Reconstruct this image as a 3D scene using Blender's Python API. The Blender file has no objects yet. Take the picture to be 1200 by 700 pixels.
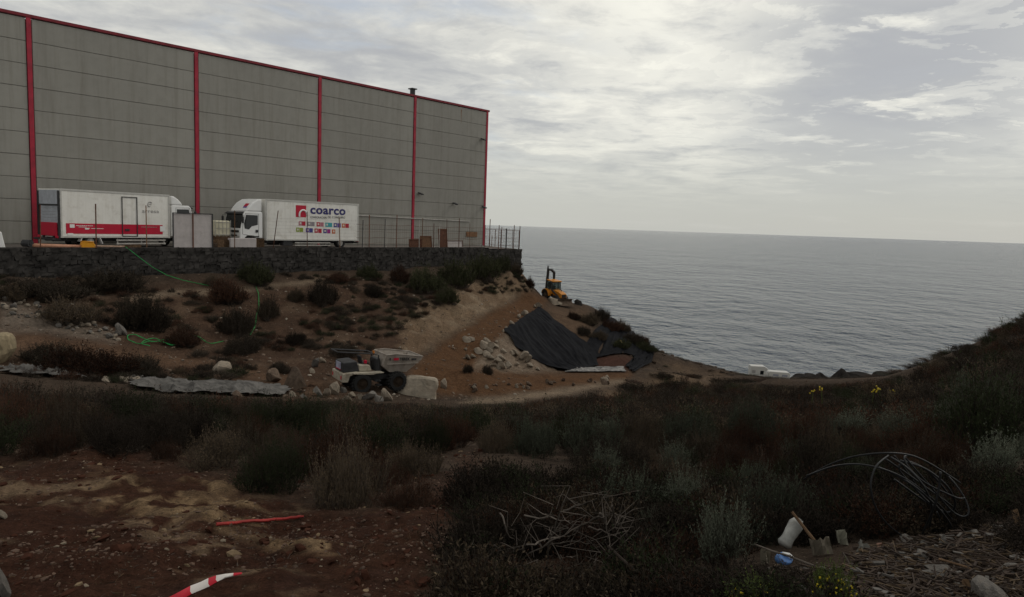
import bpy, bmesh, math, random
import numpy as np
from mathutils import Vector, Matrix, Euler
from mathutils.geometry import delaunay_2d_cdt

sc = bpy.context.scene
C = sc.collection
R = math.radians
rng = random.Random(7)
nrs = np.random.RandomState(11)

# ------------------------------------------------------------------ camera
FPX = 850.0                       # focal length in pixels of the 1200 px wide photograph
PITCH, ROLL = R(5.75), R(1.96)
Fv = Vector((0, math.cos(PITCH), -math.sin(PITCH)))
_r0 = Vector((1, 0, 0)); _u0 = Vector((0, math.sin(PITCH), math.cos(PITCH)))
Rv = _r0 * math.cos(ROLL) + _u0 * math.sin(ROLL)
Uv = _u0 * math.cos(ROLL) - _r0 * math.sin(ROLL)
cam_d = bpy.data.cameras.new('camera')
cam = bpy.data.objects.new('camera', cam_d); C.objects.link(cam)
cam_d.sensor_width = 36; cam_d.lens = FPX / 1200 * 36
cam_d.clip_start = 0.1; cam_d.clip_end = 90000
cam.matrix_world = Matrix(((Rv.x, Uv.x, -Fv.x, 0), (Rv.y, Uv.y, -Fv.y, 0), (Rv.z, Uv.z, -Fv.z, 0), (0, 0, 0, 1)))
sc.camera = cam                   # the eye is the world origin; ground heights below are negative

# ------------------------------------------------------------------ light
SUN_AZ, SUN_EL = R(58), R(40)     # azimuth clockwise from +Y (straight ahead)
sun_d = bpy.data.lights.new('sun', 'SUN'); sun_d.energy = 0.6; sun_d.angle = R(14); sun_d.color = (1, .94, .85)
sun = bpy.data.objects.new('sun', sun_d); C.objects.link(sun)
_sd = Vector((math.sin(SUN_AZ) * math.cos(SUN_EL), math.cos(SUN_AZ) * math.cos(SUN_EL), math.sin(SUN_EL)))
sun.rotation_euler = _sd.to_track_quat('Z', 'Y').to_euler()
sc.view_settings.view_transform = 'Standard'; sc.view_settings.look = 'None'
sc.view_settings.exposure = 0.0; sc.view_settings.gamma = 1

def pxdir(px, py):
    return Fv + Rv * ((px - 600) / FPX) + Uv * ((350 - py) / FPX)
def P(px, py, d):                 # the point seen at a place of the photograph at depth d metres
    D = pxdir(px, py); return D * (d / D.y)
def proj(x, y, z):
    w = x * Fv.x + y * Fv.y + z * Fv.z
    u = x * Rv.x + y * Rv.y + z * Rv.z
    v = x * Uv.x + y * Uv.y + z * Uv.z
    return 600 + FPX * u / w, 350 - FPX * v / w

# ------------------------------------------------------------------ world: sky with broken cloud
world = bpy.data.worlds.new('World'); sc.world = world; world.use_nodes = True
def build_world():
    nt = world.node_tree; N = nt.nodes; L = nt.links; N.clear()
    def nd(t, **k):
        n = N.new(t)
        for a, b in k.items(): setattr(n, a, b)
        return n
    def math_(op, a, b=None, clamp=False):
        n = nd('ShaderNodeMath', operation=op); n.use_clamp = clamp
        for i, v in enumerate((a, b)):
            if v is None: continue
            if isinstance(v, (int, float)): n.inputs[i].default_value = v
            else: L.new(v, n.inputs[i])
        return n.outputs[0]
    def mix(f, a, b):
        n = nd('ShaderNodeMix', data_type='RGBA')
        for i, v in ((0, f), (6, a), (7, b)):
            if isinstance(v, (int, float)): n.inputs[i].default_value = v
            elif isinstance(v, tuple): n.inputs[i].default_value = (*v, 1)
            else: L.new(v, n.inputs[i])
        return n.outputs[2]
    def smooth(v, a, b, lo=0., hi=1.):
        n = nd('ShaderNodeMapRange', interpolation_type='SMOOTHSTEP')
        L.new(v, n.inputs[0]); n.inputs[1].default_value = a; n.inputs[2].default_value = b
        n.inputs[3].default_value = lo; n.inputs[4].default_value = hi
        return n.outputs[0]
    sky = nd('ShaderNodeTexSky', sky_type='NISHITA'); sky.sun_disc = False
    sky.sun_elevation = SUN_EL; sky.sun_rotation = SUN_AZ
    skyc = nd('ShaderNodeVectorMath', operation='SCALE'); L.new(sky.outputs[0], skyc.inputs[0]); skyc.inputs[3].default_value = 0.11
    tc = nd('ShaderNodeTexCoord'); sep = nd('ShaderNodeSeparateXYZ'); L.new(tc.outputs['Generated'], sep.inputs[0])
    z = math_('MAXIMUM', sep.outputs[2], 0.0)
    den = math_('ADD', z, 0.09)
    cmb = nd('ShaderNodeCombineXYZ')
    L.new(math_('DIVIDE', sep.outputs[0], den), cmb.inputs[0]); L.new(math_('DIVIDE', sep.outputs[1], den), cmb.inputs[1])
    def noise(scale, detail, rough, off, dist=0.0, sx=1, sy=1):
        mp = nd('ShaderNodeMapping'); L.new(cmb.outputs[0], mp.inputs[0]); mp.inputs[1].default_value = off
        mp.inputs[3].default_value = (sx, sy, 1)
        n = nd('ShaderNodeTexNoise'); L.new(mp.outputs[0], n.inputs[0])
        n.inputs['Scale'].default_value = scale; n.inputs['Detail'].default_value = detail
        n.inputs['Roughness'].default_value = rough; n.inputs['Distortion'].default_value = dist
        return n.outputs[0]
    big = noise(0.8, 3, .5, (2.6, 15.4, 0), .3)
    mid = noise(2.3, 10, .60, (9.2, 19.7, 0), .4)
    fine = noise(7.5, 8, .65, (1.3, 9.1, 0), .6)
    def toward(px, py, a, b):     # 1 near one direction of the sky, 0 away from it; its edge frayed by the noise
        d = pxdir(px, py).normalized()
        v = nd('ShaderNodeVectorMath', operation='DOT_PRODUCT'); L.new(tc.outputs['Generated'], v.inputs[0]); v.inputs[1].default_value = d
        dd = math_('ADD', v.outputs['Value'], math_('MULTIPLY', math_('SUBTRACT', mid, .5), .10))
        dd = math_('ADD', dd, math_('MULTIPLY', math_('SUBTRACT', fine, .5), .03))
        return smooth(dd, math.cos(R(a)), math.cos(R(b)))
    # cloud thickness -> brightness (thin = bright, thick = grey)
    t = math_('ADD', math_('MULTIPLY', big, .45), math_('MULTIPLY', mid, .62))
    t = math_('SUBTRACT', t, .035)
    t = math_('ADD', t, math_('MULTIPLY', math_('SUBTRACT', fine, .5), .17))
    t = math_('ADD', t, math_('MULTIPLY', toward(1010, 95, 12, 2), -.11))
    t = math_('ADD', t, math_('MULTIPLY', toward(650, 110, 7, 1), -.03))
    t = math_('ADD', t, math_('MULTIPLY', toward(770, 60, 17, 2), .10))
    t = math_('ADD', t, math_('MULTIPLY', toward(1150, 4, 1.6, .1), .06))
    t = math_('ADD', t, math_('MULTIPLY', toward(905, 112, 2.2, .2), .035))
    t = math_('ADD', t, math_('MULTIPLY', toward(1180, 82, 1.8, .2), .04))
    ramp = nd('ShaderNodeValToRGB'); L.new(t, ramp.inputs[0])
    cr = ramp.color_ramp; cr.interpolation = 'B_SPLINE'
    cr.elements[0].position = .28; cr.elements[0].color = (.43, .435, .45, 1)
    cr.elements[1].position = .72; cr.elements[1].color = (1.0, .975, .86, 1)
    for p, c in ((.40, (.50, .502, .495)), (.48, (.60, .597, .57)), (.56, (.715, .705, .65)), (.63, (.835, .815, .735))):
        e = cr.elements.new(p); e.color = (*c, 1)
    # blue gaps, mostly towards the upper left
    gap = smooth(noise(1.1, 7, .6, (2.2, 5.4, 0), .4), .50, .66)
    gap = math_('MULTIPLY', gap, math_('ADD', math_('MULTIPLY', toward(330, 25, 26, 4), .75), .04))
    blue = mix(.75, skyc.outputs[0], (.56, .585, .62))
    cl = mix(gap, ramp.outputs[0], blue)
    hz = smooth(z, 0.015, .15)       # an even veil low over the sea
    veil = mix(smooth(sep.outputs[0], -.3, .75), (.56, .565, .525), (.50, .51, .485))
    # a few flat low clouds inside the veil
    low = smooth(noise(.9, 6, .6, (5.5, .8, 0), .3), .5, .75)
    veil = mix(math_('MULTIPLY', low, .30), veil, (.60, .60, .57))
    cl = mix(hz, veil, cl)
    out = mix(.93, skyc.outputs[0], cl)
    bg = nd('ShaderNodeBackground'); L.new(out, bg.inputs[0]); bg.inputs[1].default_value = 1.0
    o = nd('ShaderNodeOutputWorld'); L.new(bg.outputs[0], o.inputs[0])
build_world()

# ------------------------------------------------------------------ helpers
def tag(o, label=None, cat=None, group=None, kind=None):
    if label: o['label'] = label
    if cat: o['category'] = cat
    if group: o['group'] = group
    if kind: o['kind'] = kind
    return o
def empty(name, loc, rz=0, rot=None):
    o = bpy.data.objects.new(name, None); C.objects.link(o)
    o.location = loc; o.rotation_euler = rot or (0, 0, rz); o.empty_display_size = .3
    return o
def copy_tree(o, parent=None):
    c = o.copy(); C.objects.link(c)
    if parent: c.parent = parent
    for ch in list(o.children): copy_tree(ch, c)
    return c

class MB:
    """collects shapes into one mesh"""
    def __init__(s): s.v = []; s.f = []; s.m = []
    def add(s, verts, faces, mi=0):
        o = len(s.v); s.v += [tuple(v) for v in verts]
        s.f += [tuple(i + o for i in f) for f in faces]; s.m += [mi] * len(faces)
        return s
    def box(s, c, size, rot=None, mi=0, taper=1.0):
        hx, hy, hz = size[0] / 2, size[1] / 2, size[2] / 2
        pts = []
        for z, k in ((-hz, 1), (hz, taper)):
            for x, y in ((-hx, -hy), (hx, -hy), (hx, hy), (-hx, hy)): pts.append(Vector((x * k, y * k, z)))
        if rot: 
            M = Euler(rot).to_matrix(); pts = [M @ p for p in pts]
        pts = [p + Vector(c) for p in pts]
        return s.add(pts, [(0, 3, 2, 1), (4, 5, 6, 7), (0, 1, 5, 4), (1, 2, 6, 5), (2, 3, 7, 6), (3, 0, 4, 7)], mi)
    def prism(s, prof, y0, y1, mi=0, axis='y'):
        n = len(prof)
        def mk(a, b, w): return (a, w, b) if axis == 'y' else ((w, a, b) if axis == 'x' else (a, b, w))
        pts = [mk(a, b, y0) for a, b in prof] + [mk(a, b, y1) for a, b in prof]
        fs = [tuple(range(n)), tuple(range(2 * n - 1, n - 1, -1))]
        fs += [(i, i + n, (i + 1) % n + n, (i + 1) % n) for i in range(n)]
        return s.add(pts, fs, mi)
    def tube(s, path, r, n=6, mi=0, cap=True):
        path = [Vector(p) for p in path]; rings = []
        rr = r if isinstance(r, (list, tuple)) else [r] * len(path)
        up = Vector((0, 0, 1))
        for i, p in enumerate(path):
            t = (path[min(i + 1, len(path) - 1)] - path[max(i - 1, 0)])
            t = t.normalized() if t.length > 1e-9 else Vector((0, 0, 1))
            a = t.cross(up)
            if a.length < 1e-3: a = t.cross(Vector((1, 0, 0)))
            a.normalize(); b = a.cross(t).normalized(); up = b
            rings.append([p + (a * math.cos(2 * math.pi * k / n) + b * math.sin(2 * math.pi * k / n)) * rr[i] for k in range(n)])
        pts = [q for rg in rings for q in rg]; fs = []
        for i in range(len(path) - 1):
            for k in range(n):
                k2 = (k + 1) % n; fs.append((i * n + k, i * n + k2, (i + 1) * n + k2, (i + 1) * n + k))
        if cap: fs += [tuple(range(n - 1, -1, -1)), tuple((len(path) - 1) * n + k for k in range(n))]
        return s.add(pts, fs, mi)
    def cyl(s, a, b, r, n=16, mi=0): return s.tube([a, b], r, n, mi)
    def build(s, name, mats, parent=None, smooth=False, bevel=0.0, seg=1):
        me = bpy.data.meshes.new(name); me.from_pydata(s.v, [], s.f)
        mats = mats if isinstance(mats, (list, tuple)) else [mats]
        for m in mats: me.materials.append(m)
        if len(mats) > 1: me.polygons.foreach_set('material_index', s.m)
        bm = bmesh.new(); bm.from_mesh(me)
        bmesh.ops.recalc_face_normals(bm, faces=bm.faces)
        if bevel:
            es = [e for e in bm.edges if len(e.link_faces) == 2 and e.calc_face_angle(0) > .5]
            bmesh.ops.bevel(bm, geom=es, offset=bevel, segments=seg, affect='EDGES', profile=.5)
        bm.to_mesh(me); bm.free()
        if smooth: me.polygons.foreach_set('use_smooth', [True] * len(me.polygons))
        o = bpy.data.objects.new(name, me); C.objects.link(o)
        if parent: o.parent = parent
        return o

def mesh_np(name, verts, faces, mats, parent=None, mi=None, smooth=False, link=True):
    """mesh from numpy arrays; faces (n,3) or (n,4)"""
    me = bpy.data.meshes.new(name)
    verts = np.asarray(verts, np.float32); faces = np.asarray(faces, np.int32)
    k = faces.shape[1]
    me.vertices.add(len(verts)); me.vertices.foreach_set('co', verts.ravel())
    me.loops.add(faces.size); me.loops.foreach_set('vertex_index', faces.ravel())
    me.polygons.add(len(faces)); me.polygons.foreach_set('loop_start', np.arange(0, faces.size, k, dtype=np.int32))
    for m in (mats if isinstance(mats, (list, tuple)) else [mats]): me.materials.append(m)
    if mi is not None: me.polygons.foreach_set('material_index', np.asarray(mi, np.int32))
    me.polygons.foreach_set('use_smooth', np.full(len(faces), smooth))
    me.update(calc_edges=True); me.validate()
    o = bpy.data.objects.new(name, me)
    if link: C.objects.link(o)
    if parent: o.parent = parent
    return o

# ---- numpy value noise
def _hash(ix, iy, seed):
    h = (ix.astype(np.int64) * 374761393 + iy.astype(np.int64) * 668265263 + seed * 1442695041) & 0xffffffff
    h = ((h ^ (h >> 13)) * 1274126177) & 0xffffffff
    return ((h ^ (h >> 16)) & 0xffffff) / float(0xffffff)
def vnoise(x, y, seed=0):
    ix = np.floor(x); iy = np.floor(y); fx = x - ix; fy = y - iy
    fx = fx * fx * (3 - 2 * fx); fy = fy * fy * (3 - 2 * fy)
    a = _hash(ix, iy, seed); b = _hash(ix + 1, iy, seed); c = _hash(ix, iy + 1, seed); d = _hash(ix + 1, iy + 1, seed)
    return (a + (b - a) * fx) * (1 - fy) + (c + (d - c) * fx) * fy
def fbm(x, y, scale, octv=4, seed=0, rough=.5):
    x = np.asarray(x, float) / scale; y = np.asarray(y, float) / scale; o = 0; a = 1; t = 0
    for i in range(octv):
        o = o + a * (vnoise(x * 2 ** i + 17.3 * i, y * 2 ** i - 9.1 * i, seed + i) - .5); t += a; a *= rough
    return o / t * 2

# ------------------------------------------------------------------ materials
MATS = {}
def mat(name, col, rough=.8, var=.0, scale=4.0, bump=0.0, bscale=20.0, metal=0.0, col2=None, rnd=0.0, spec=.3, obj=True, dirt=None):
    m = bpy.data.materials.new(name); m.use_nodes = True
    nt = m.node_tree; N = nt.nodes; L = nt.links; b = N['Principled BSDF']
    b.inputs['Roughness'].default_value = rough; b.inputs['Metallic'].default_value = metal
    b.inputs['Specular IOR Level'].default_value = spec
    tc = N.new('ShaderNodeTexCoord'); out = tc.outputs['Object']
    c2 = col2 or tuple(max(0, c * (1 - var)) for c in col)
    n = N.new('ShaderNodeTexNoise'); L.new(out, n.inputs[0]); n.inputs['Scale'].default_value = scale
    n.inputs['Detail'].default_value = 6; n.inputs['Roughness'].default_value = .65
    rp = N.new('ShaderNodeValToRGB'); L.new(n.outputs[0], rp.inputs[0])
    rp.color_ramp.elements[0].position = .35; rp.color_ramp.elements[1].position = .65
    c1 = tuple(c * (1 + var * .5) for c in col) if not col2 else col
    rp.color_ramp.elements[0].color = (*c2, 1); rp.color_ramp.elements[1].color = (*c1, 1)
    cur = rp.outputs[0]
    if dirt:
        n3 = N.new('ShaderNodeTexNoise'); L.new(out, n3.inputs[0]); n3.inputs['Scale'].default_value = dirt[1]; n3.inputs['Detail'].default_value = 8
        n3.inputs['Roughness'].default_value = .7
        r3 = N.new('ShaderNodeMapRange'); L.new(n3.outputs[0], r3.inputs[0]); r3.inputs[1].default_value = .5; r3.inputs[2].default_value = .75
        r3.inputs[4].default_value = dirt[2]
        mx = N.new('ShaderNodeMix'); mx.data_type = 'RGBA'; L.new(r3.outputs[0], mx.inputs[0]); L.new(cur, mx.inputs[6]); mx.inputs[7].default_value = (*dirt[0], 1)
        cur = mx.outputs[2]
    if rnd:
        oi = N.new('ShaderNodeObjectInfo'); mr = N.new('ShaderNodeMapRange'); L.new(oi.outputs['Random'], mr.inputs[0])
        mr.inputs[3].default_value = 1 - rnd; mr.inputs[4].default_value = 1 + rnd
        vm = N.new('ShaderNodeVectorMath'); vm.operation = 'SCALE'; L.new(cur, vm.inputs[0]); L.new(mr.outputs[0], vm.inputs[3]); cur = vm.outputs[0]
    L.new(cur, b.inputs['Base Color'])
    if bump:
        n2 = N.new('ShaderNodeTexNoise'); L.new(out, n2.inputs[0]); n2.inputs['Scale'].default_value = bscale; n2.inputs['Detail'].default_value = 5
        bp = N.new('ShaderNodeBump'); L.new(n2.outputs[0], bp.inputs['Height']); bp.inputs['Strength'].default_value = bump; bp.inputs['Distance'].default_value = .02
        L.new(bp.outputs[0], b.inputs['Normal'])
    MATS[name] = m
    return m
concrete = mat('panel_concrete', (.275, .265, .238), .9, .10, .35, .25, 3, rnd=.03, dirt=((.21, .20, .18), 1.1, .55))
joint = mat('panel_joint', (.16, .152, .138), .9)
redpaint = mat('red_paint', (.36, .022, .045), .6, .3, 1.2, dirt=((.2, .05, .06), 1.5, .6))
def streaks(m, col, amount):      # rain streaks run down the panels
    nt = m.node_tree; N = nt.nodes; L = nt.links; b = N['Principled BSDF']; src = b.inputs['Base Color'].links[0].from_socket
    tc = N.new('ShaderNodeTexCoord'); geo = N.new('ShaderNodeNewGeometry'); mp = N.new('ShaderNodeMapping'); L.new(geo.outputs['Position'], mp.inputs[0]); mp.inputs[3].default_value = (1.6, 1.6, .10)
    n = N.new('ShaderNodeTexNoise'); L.new(mp.outputs[0], n.inputs[0]); n.inputs['Scale'].default_value = 1.5; n.inputs['Detail'].default_value = 7; n.inputs['Roughness'].default_value = .7
    r = N.new('ShaderNodeMapRange'); L.new(n.outputs[0], r.inputs[0]); r.inputs[1].default_value = .48; r.inputs[2].default_value = .72; r.inputs[4].default_value = amount
    mx = N.new('ShaderNodeMix'); mx.data_type = 'RGBA'; L.new(r.outputs[0], mx.inputs[0]); L.new(src, mx.inputs[6]); mx.inputs[7].default_value = (*col, 1); L.new(mx.outputs[2], b.inputs['Base Color'])
streaks(concrete, (.19, .175, .15), .6)
darkred = mat('coping_red', (.20, .02, .03), .6, .3, 2)
black = mat('black_rubber', (.018, .018, .018), .7, .3, 8)
darkmetal = mat('dark_metal', (.035, .035, .037), .5, .3, 5)
rust = mat('rusty_steel', (.13, .055, .032), .85, .45, 6, rnd=.35)
rustlight = mat('light_rusty_steel', (.18, .095, .05), .85, .4, 6, rnd=.25)
paleSteel = mat('pale_steel', (.42, .40, .37), .6, .3, 4)
white = mat('white_body', (.78, .765, .72), .45, .05, 1.2, dirt=((.44, .40, .33), 1.6, .6))
streaks(white, (.46, .42, .35), .4)
white2 = mat('white_cab', (.78, .78, .77), .3, .05, 2, dirt=((.5, .46, .4), 2.0, .3))
greywhite = mat('grey_curtain', (.40, .42, .46), .6, .2, 2)
truckred = mat('truck_red', (.48, .012, .04), .4, .1, 2)
glass = mat('dark_glass', (.012, .014, .016), .08, 0, 1, spec=.5)
navy = mat('navy_print', (.03, .028, .14), .5)
greyprint = mat('grey_print', (.30, .29, .28), .6)
fenceboard = mat('pale_sheet', (.47, .43, .42), .7, .12, 2, dirt=((.3, .26, .23), 3, .5))
yellow = mat('machine_yellow', (.55, .21, .02), .45, .15, 3, dirt=((.2, .12, .06), 4, .6))
plasticyellow = mat('yellow_plastic', (.75, .32, .015), .5, .1, 3)
cream = mat('cream_paint', (.38, .34, .27), .6, .2, 3, dirt=((.13, .085, .05), 2.4, .95))
dumpgrey = mat('faded_machine_grey', (.33, .29, .25), .65, .2, 3, dirt=((.12, .08, .05), 2.4, .95))
tarpmat = mat('black_sheet', (.012, .0122, .0142), .7, .35, 1.2, .3, 6, spec=.012)
geotex = mat('white_geotextile', (.21, .20, .19), .7, .8, 1.6, .5, 8, spec=.15)
stonedark = mat('basalt_stone', (.052, .048, .045), .9, .5, 1.6, .5, 8, spec=.04)
mortar = mat('dark_mortar', (.05, .046, .043), .95, .4, 3, spec=.04)
rockpale = mat('pale_rock', (.25, .21, .165), .92, .35, 3, .6, 14, rnd=.25, dirt=((.16, .115, .08), 3, .7), spec=.04)
rockgrey = mat('grey_rock', (.15, .138, .125), .92, .4, 3, .6, 14, rnd=.3, dirt=((.10, .075, .055), 3, .7), spec=.04)
rockbrown = mat('brown_rock', (.12, .088, .066), .92, .4, 3, .6, 14, rnd=.3, spec=.04)
basalt = mat('dark_basalt', (.03, .027, .025), .95, .5, 1.2, .8, 4, spec=.04)
hosegreen = mat('green_hose', (.025, .27, .07), .6, .35, 2.5, spec=.15, dirt=((.09, .10, .05), 1.5, .6))
cable = mat('black_cable', (.014, .014, .015), .45, .3, 6, spec=.22)
twig = mat('dry_twig', (.050, .040, .033), .9, .4, 7, rnd=.3, spec=.04)
fol_brown = mat('brown_foliage', (.042, .034, .025), .85, .5, 3, rnd=.55, spec=.04)
fol_green = mat('dark_green_foliage', (.030, .037, .018), .8, .45, 5, rnd=.3, spec=.04)
fol_sage = mat('sage_foliage', (.105, .115, .085), .85, .3, 6, rnd=.25, spec=.04)
fol_fresh = mat('fresh_green_foliage', (.09, .115, .035), .75, .4, 7, rnd=.2, spec=.04)
flower = mat('yellow_flower', (.55, .42, .02), .7, .3, 9)
deadwood = mat('bleached_wood', (.115, .097, .082), .9, .4, 9, rnd=.35, spec=.04)
brownwood = mat('brown_wood', (.11, .07, .043), .9, .45, 9, rnd=.35, spec=.04)
bottlemat = mat('cloudy_plastic', (.33, .33, .31), .4, .4, 9, spec=.4, dirt=((.14, .11, .08), 12, .7))
bluemat = mat('blue_plastic', (.10, .22, .50), .45, .3, 8)
tapeW = mat('tape_white', (.72, .68, .64), .5, .1, 4)
tapeR = mat('tape_red', (.55, .02, .04), .5, .15, 4)
yardmat = mat('yard_gravel', (.16, .14, .125), .95, .35, 1.5)
slabmat = mat('weathered_sheet', (.115, .108, .10), .85, .6, 1.6, .8, 5, spec=.15)

# ------------------------------------------------------------------ terrain heights
SEA = -35.0
YARD = -2.4
ANG = math.atan2(.757, .655)                    # direction of the long facade
e_ = Vector((math.cos(ANG), math.sin(ANG), 0)); i_ = Vector((-math.sin(ANG), math.cos(ANG), 0))
CORNER = Vector((-3.15, 83.8, YARD))            # foot of the warehouse's seaward corner
def site(x, y, z=0): return CORNER + e_ * x + i_ * y + Vector((0, 0, z))
WALLY = -8.1                                    # line of the retaining wall, in front of the facade
WALLX1 = -3.6

ctrl = []
def cp(px, py, d, dz=0): p = P(px, py, d); ctrl.append((p.x, p.y, p.z + dz))
def cw(x, y, z): ctrl.append((x, y, z))
for a in [  # (pixel x, pixel y, depth)
    (0,322,41),(0,345,38.5),(0,380,34.5),(0,410,31),(0,435,28),(0,442,25),(0,455,20),(0,480,14),(0,530,8),(0,580,6),(0,640,4.5),(0,700,3.4),
    (100,340,43),(100,345,41),(100,380,37),(100,405,33.5),(100,432,30.5),(100,448,27),(100,470,20),(100,500,13),(100,535,8.2),(100,600,5.6),
    (200,330,47),(200,345,45),(200,380,40.5),(200,405,36.5),(200,430,33),(200,452,29.5),(200,470,22),(200,500,13.5),(200,540,8.2),(200,600,5.6),(200,700,3.5),
    (300,330,52),(300,350,48),(300,385,42.5),(300,415,38),(300,440,33.5),(300,460,30),(300,472,23),(300,500,14),(300,545,8.6),(300,600,5.9),
    (400,322,58),(400,332,55),(400,362,49),(400,400,41.5),(400,425,37.5),(400,455,32.5),(400,468,29.5),(400,488,20),(400,520,13),(400,560,8.4),(400,600,6.1),(400,640,4.8),(400,700,3.6),
    (470,325,62),(470,345,55),(450,390,44),(450,420,39.5),(460,460,33),(500,470,31.5),(500,490,21),(500,520,13.5),(500,560,8.6),(500,600,6.2),
    # cut bank: lip and foot
    (475,372,49),(505,352,54.5),(535,338,60),(570,326,66),(598,318,71),
    (488,418,41.5),(522,397,46.5),(560,374,54.5),(600,351,67),(618,340,75),
    # track outer edge = crest above the sheet
    (545,434,39.5),(575,405,46.5),(592,386,52),(612,372,59),(632,358,68),(650,356,72.5),(690,357,76),
    # foot of the sheet, rim of the pit
    (560,440,40),(600,436,44),(640,437,47),(655,436,49),(690,437,50),(730,436,51.5),
    (658,428,53),(700,428,54.5),(738,428,55),
    (690,405,60),(725,403,62),(762,408,66),
    (600,460,38.5),(640,458,40),(720,446,46),(560,470,36.5),
    (770,430,62),(800,440,62),(760,450,50),
    (700,470,39),(800,462,44),(900,462,49),(1000,456,46),(900,482,28),(700,500,20),(600,500,20.5),(700,550,9.6),(600,560,8.7),(600,600,6.2),
    (800,500,22),(900,520,14),(800,560,9),(900,580,7.2),(1000,500,21),(1050,520,13),(1000,600,6.2),(1100,470,25),(1100,450,30),(1100,560,8),
    (1200,440,20),(1200,480,12.5),(1200,560,6.6),(1200,620,4.8),(1200,700,3.3),(1000,700,3.3),(800,700,3.4),(600,700,3.5),(700,640,4.7),(900,640,4.6),
    (1300,420,18),(1300,500,9),(1350,600,5),(-120,420,28),(-120,470,16),(-120,560,7),(-150,340,36),(-150,700,3.6),(1350,700,3.4)]: cp(*a)
sil = [(612,316,76.5),(622,330,76),(633,345,77),(660,352,79),(692,357,79),(715,372,80),(740,388,81),(770,412,83),(785,418,92),(800,422,100),(830,429,118),(870,438,146),(930,443,160),(985,442,164),(1040,441,152)]
for a in sil: cp(*a)
for a in sil[:10]:
    for k, dz in ((1.08, -6), (1.3, -16), (1.8, -34)):
        p = P(*a); cw(p.x * k + 2, p.y * k, max(-40, p.z * k + dz))
for a in sil[10:]:
    p = P(*a)
    cw(p.x * 1.06, p.y * 1.06, -33.5); cw(p.x * 1.2, p.y * 1.2, -40); cw(p.x * 1.8, p.y * 1.8, -44)
# right hill: crest and its hidden back
for a in [(1040,440,72),(1075,429,56),(1110,415,46),(1150,397,39),(1175,384,36),(1200,371,33),(1260,345,30),(1400,312,28)]:
    cp(*a); p = P(*a)
    for k, dz in ((1.35, -3.5), (2.0, -9), (3.0, -17)):
        if p.y * k < 150: cw(p.x * k, p.y * k, max(-33, p.z * k + dz))
for q in [(130,140,-38),(200,120,-38),(90,110,-32),(60,60,-9),(90,50,-6),(150,60,-30),(60,20,-1),(30,5,-.5),(200,20,-34),(300,100,-44),(300,300,-48),(100,300,-48),(-40,300,-48),(-300,300,-30),
          (0,0,-1.62),(0,1.5,-1.62),(-4,0,-1.6),(4,0,-1.5),(-20,0,-1.2),(20,0,-.3),(-60,0,-1),(0,-20,-1),(-60,-20,-1),(60,-20,0),(-120,0,-1),(-200,100,-3)]: cw(*q)
# along the retaining wall and beneath the yard
for x in (-75, -62, -50, -42, -34, -26, -18, -11, -5, WALLX1):
    p = site(x, WALLY - .25); cw(p.x, p.y, -4.05 - (.35 if x > -6 else 0))
    p = site(x, WALLY + 1.2); cw(p.x, p.y, -3.6)
    p = site(x, 30); cw(p.x, p.y, -3.6)
for x, y, z in ((-1.5, -5, -5.5), (3, 5, -6.5), (8, 30, -9), (2.2, -2, -7.5)):
    p = site(x, y); cw(p.x, p.y, z)

pts = np.array(ctrl)
_, idx = np.unique(np.round(pts[:, :2], 2), axis=0, return_index=True); pts = pts[idx]
vout, _, fout, orig, _, _ = delaunay_2d_cdt([Vector((a[0], a[1])) for a in pts], [], [], 0, 1e-5)
zc = [pts[o[0], 2] for o in orig]
tri_xy = np.array([(v.x, v.y) for v in vout]); tri_f = [tuple(f) for f in fout]
NR, NA = 590, 580
RMIN, RMAX = 1.0, 330.0
AMAX = R(64)
rr = RMIN * (RMAX / RMIN) ** (np.arange(NR) / (NR - 1)); aa = np.linspace(-AMAX, AMAX, NA)
GR, GA = np.meshgrid(rr, aa, indexing='ij'); GX = GR * np.sin(GA); GY = GR * np.cos(GA)
GZ = np.full(GX.shape, -40.0)
for (i, j, k) in tri_f:
    a, b, c = tri_xy[i], tri_xy[j], tri_xy[k]
    m = (GX >= min(a[0], b[0], c[0])) & (GX <= max(a[0], b[0], c[0])) & (GY >= min(a[1], b[1], c[1])) & (GY <= max(a[1], b[1], c[1]))
    if not m.any(): continue
    x, y = GX[m], GY[m]; dt = (b[1] - c[1]) * (a[0] - c[0]) + (c[0] - b[0]) * (a[1] - c[1])
    if abs(dt) < 1e-9: continue
    w0 = ((b[1] - c[1]) * (x - c[0]) + (c[0] - b[0]) * (y - c[1])) / dt
    w1 = ((c[1] - a[1]) * (x - c[0]) + (a[0] - c[0]) * (y - c[1])) / dt; w2 = 1 - w0 - w1
    inside = (w0 > -1e-6) & (w1 > -1e-6) & (w2 > -1e-6)
    ii = np.argwhere(m)[inside]
    GZ[ii[:, 0], ii[:, 1]] = (w0 * zc[i] + w1 * zc[j] + w2 * zc[k])[inside]
def blur(Z, n):
    for _ in range(n):
        Zp = np.pad(Z, 1, mode='edge')
        Z = (Zp[:-2, 1:-1] + Zp[2:, 1:-1] + Zp[1:-1, :-2] + Zp[1:-1, 2:] + 4 * Zp[1:-1, 1:-1]) / 8
    return Z
_g3 = blur(GZ, 2); GZ = blur(GZ, 9); _w = np.clip((GR - 36) / 6, 0, 1) * np.clip((80 - GR) / 8, 0, 1) * np.clip((GX + 12) / 4, 0, 1) * np.clip((9 - GX) / 4, 0, 1); GZ = GZ * (1 - _w) + _g3 * _w
PX, PY = proj(GX, GY, GZ)

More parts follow.
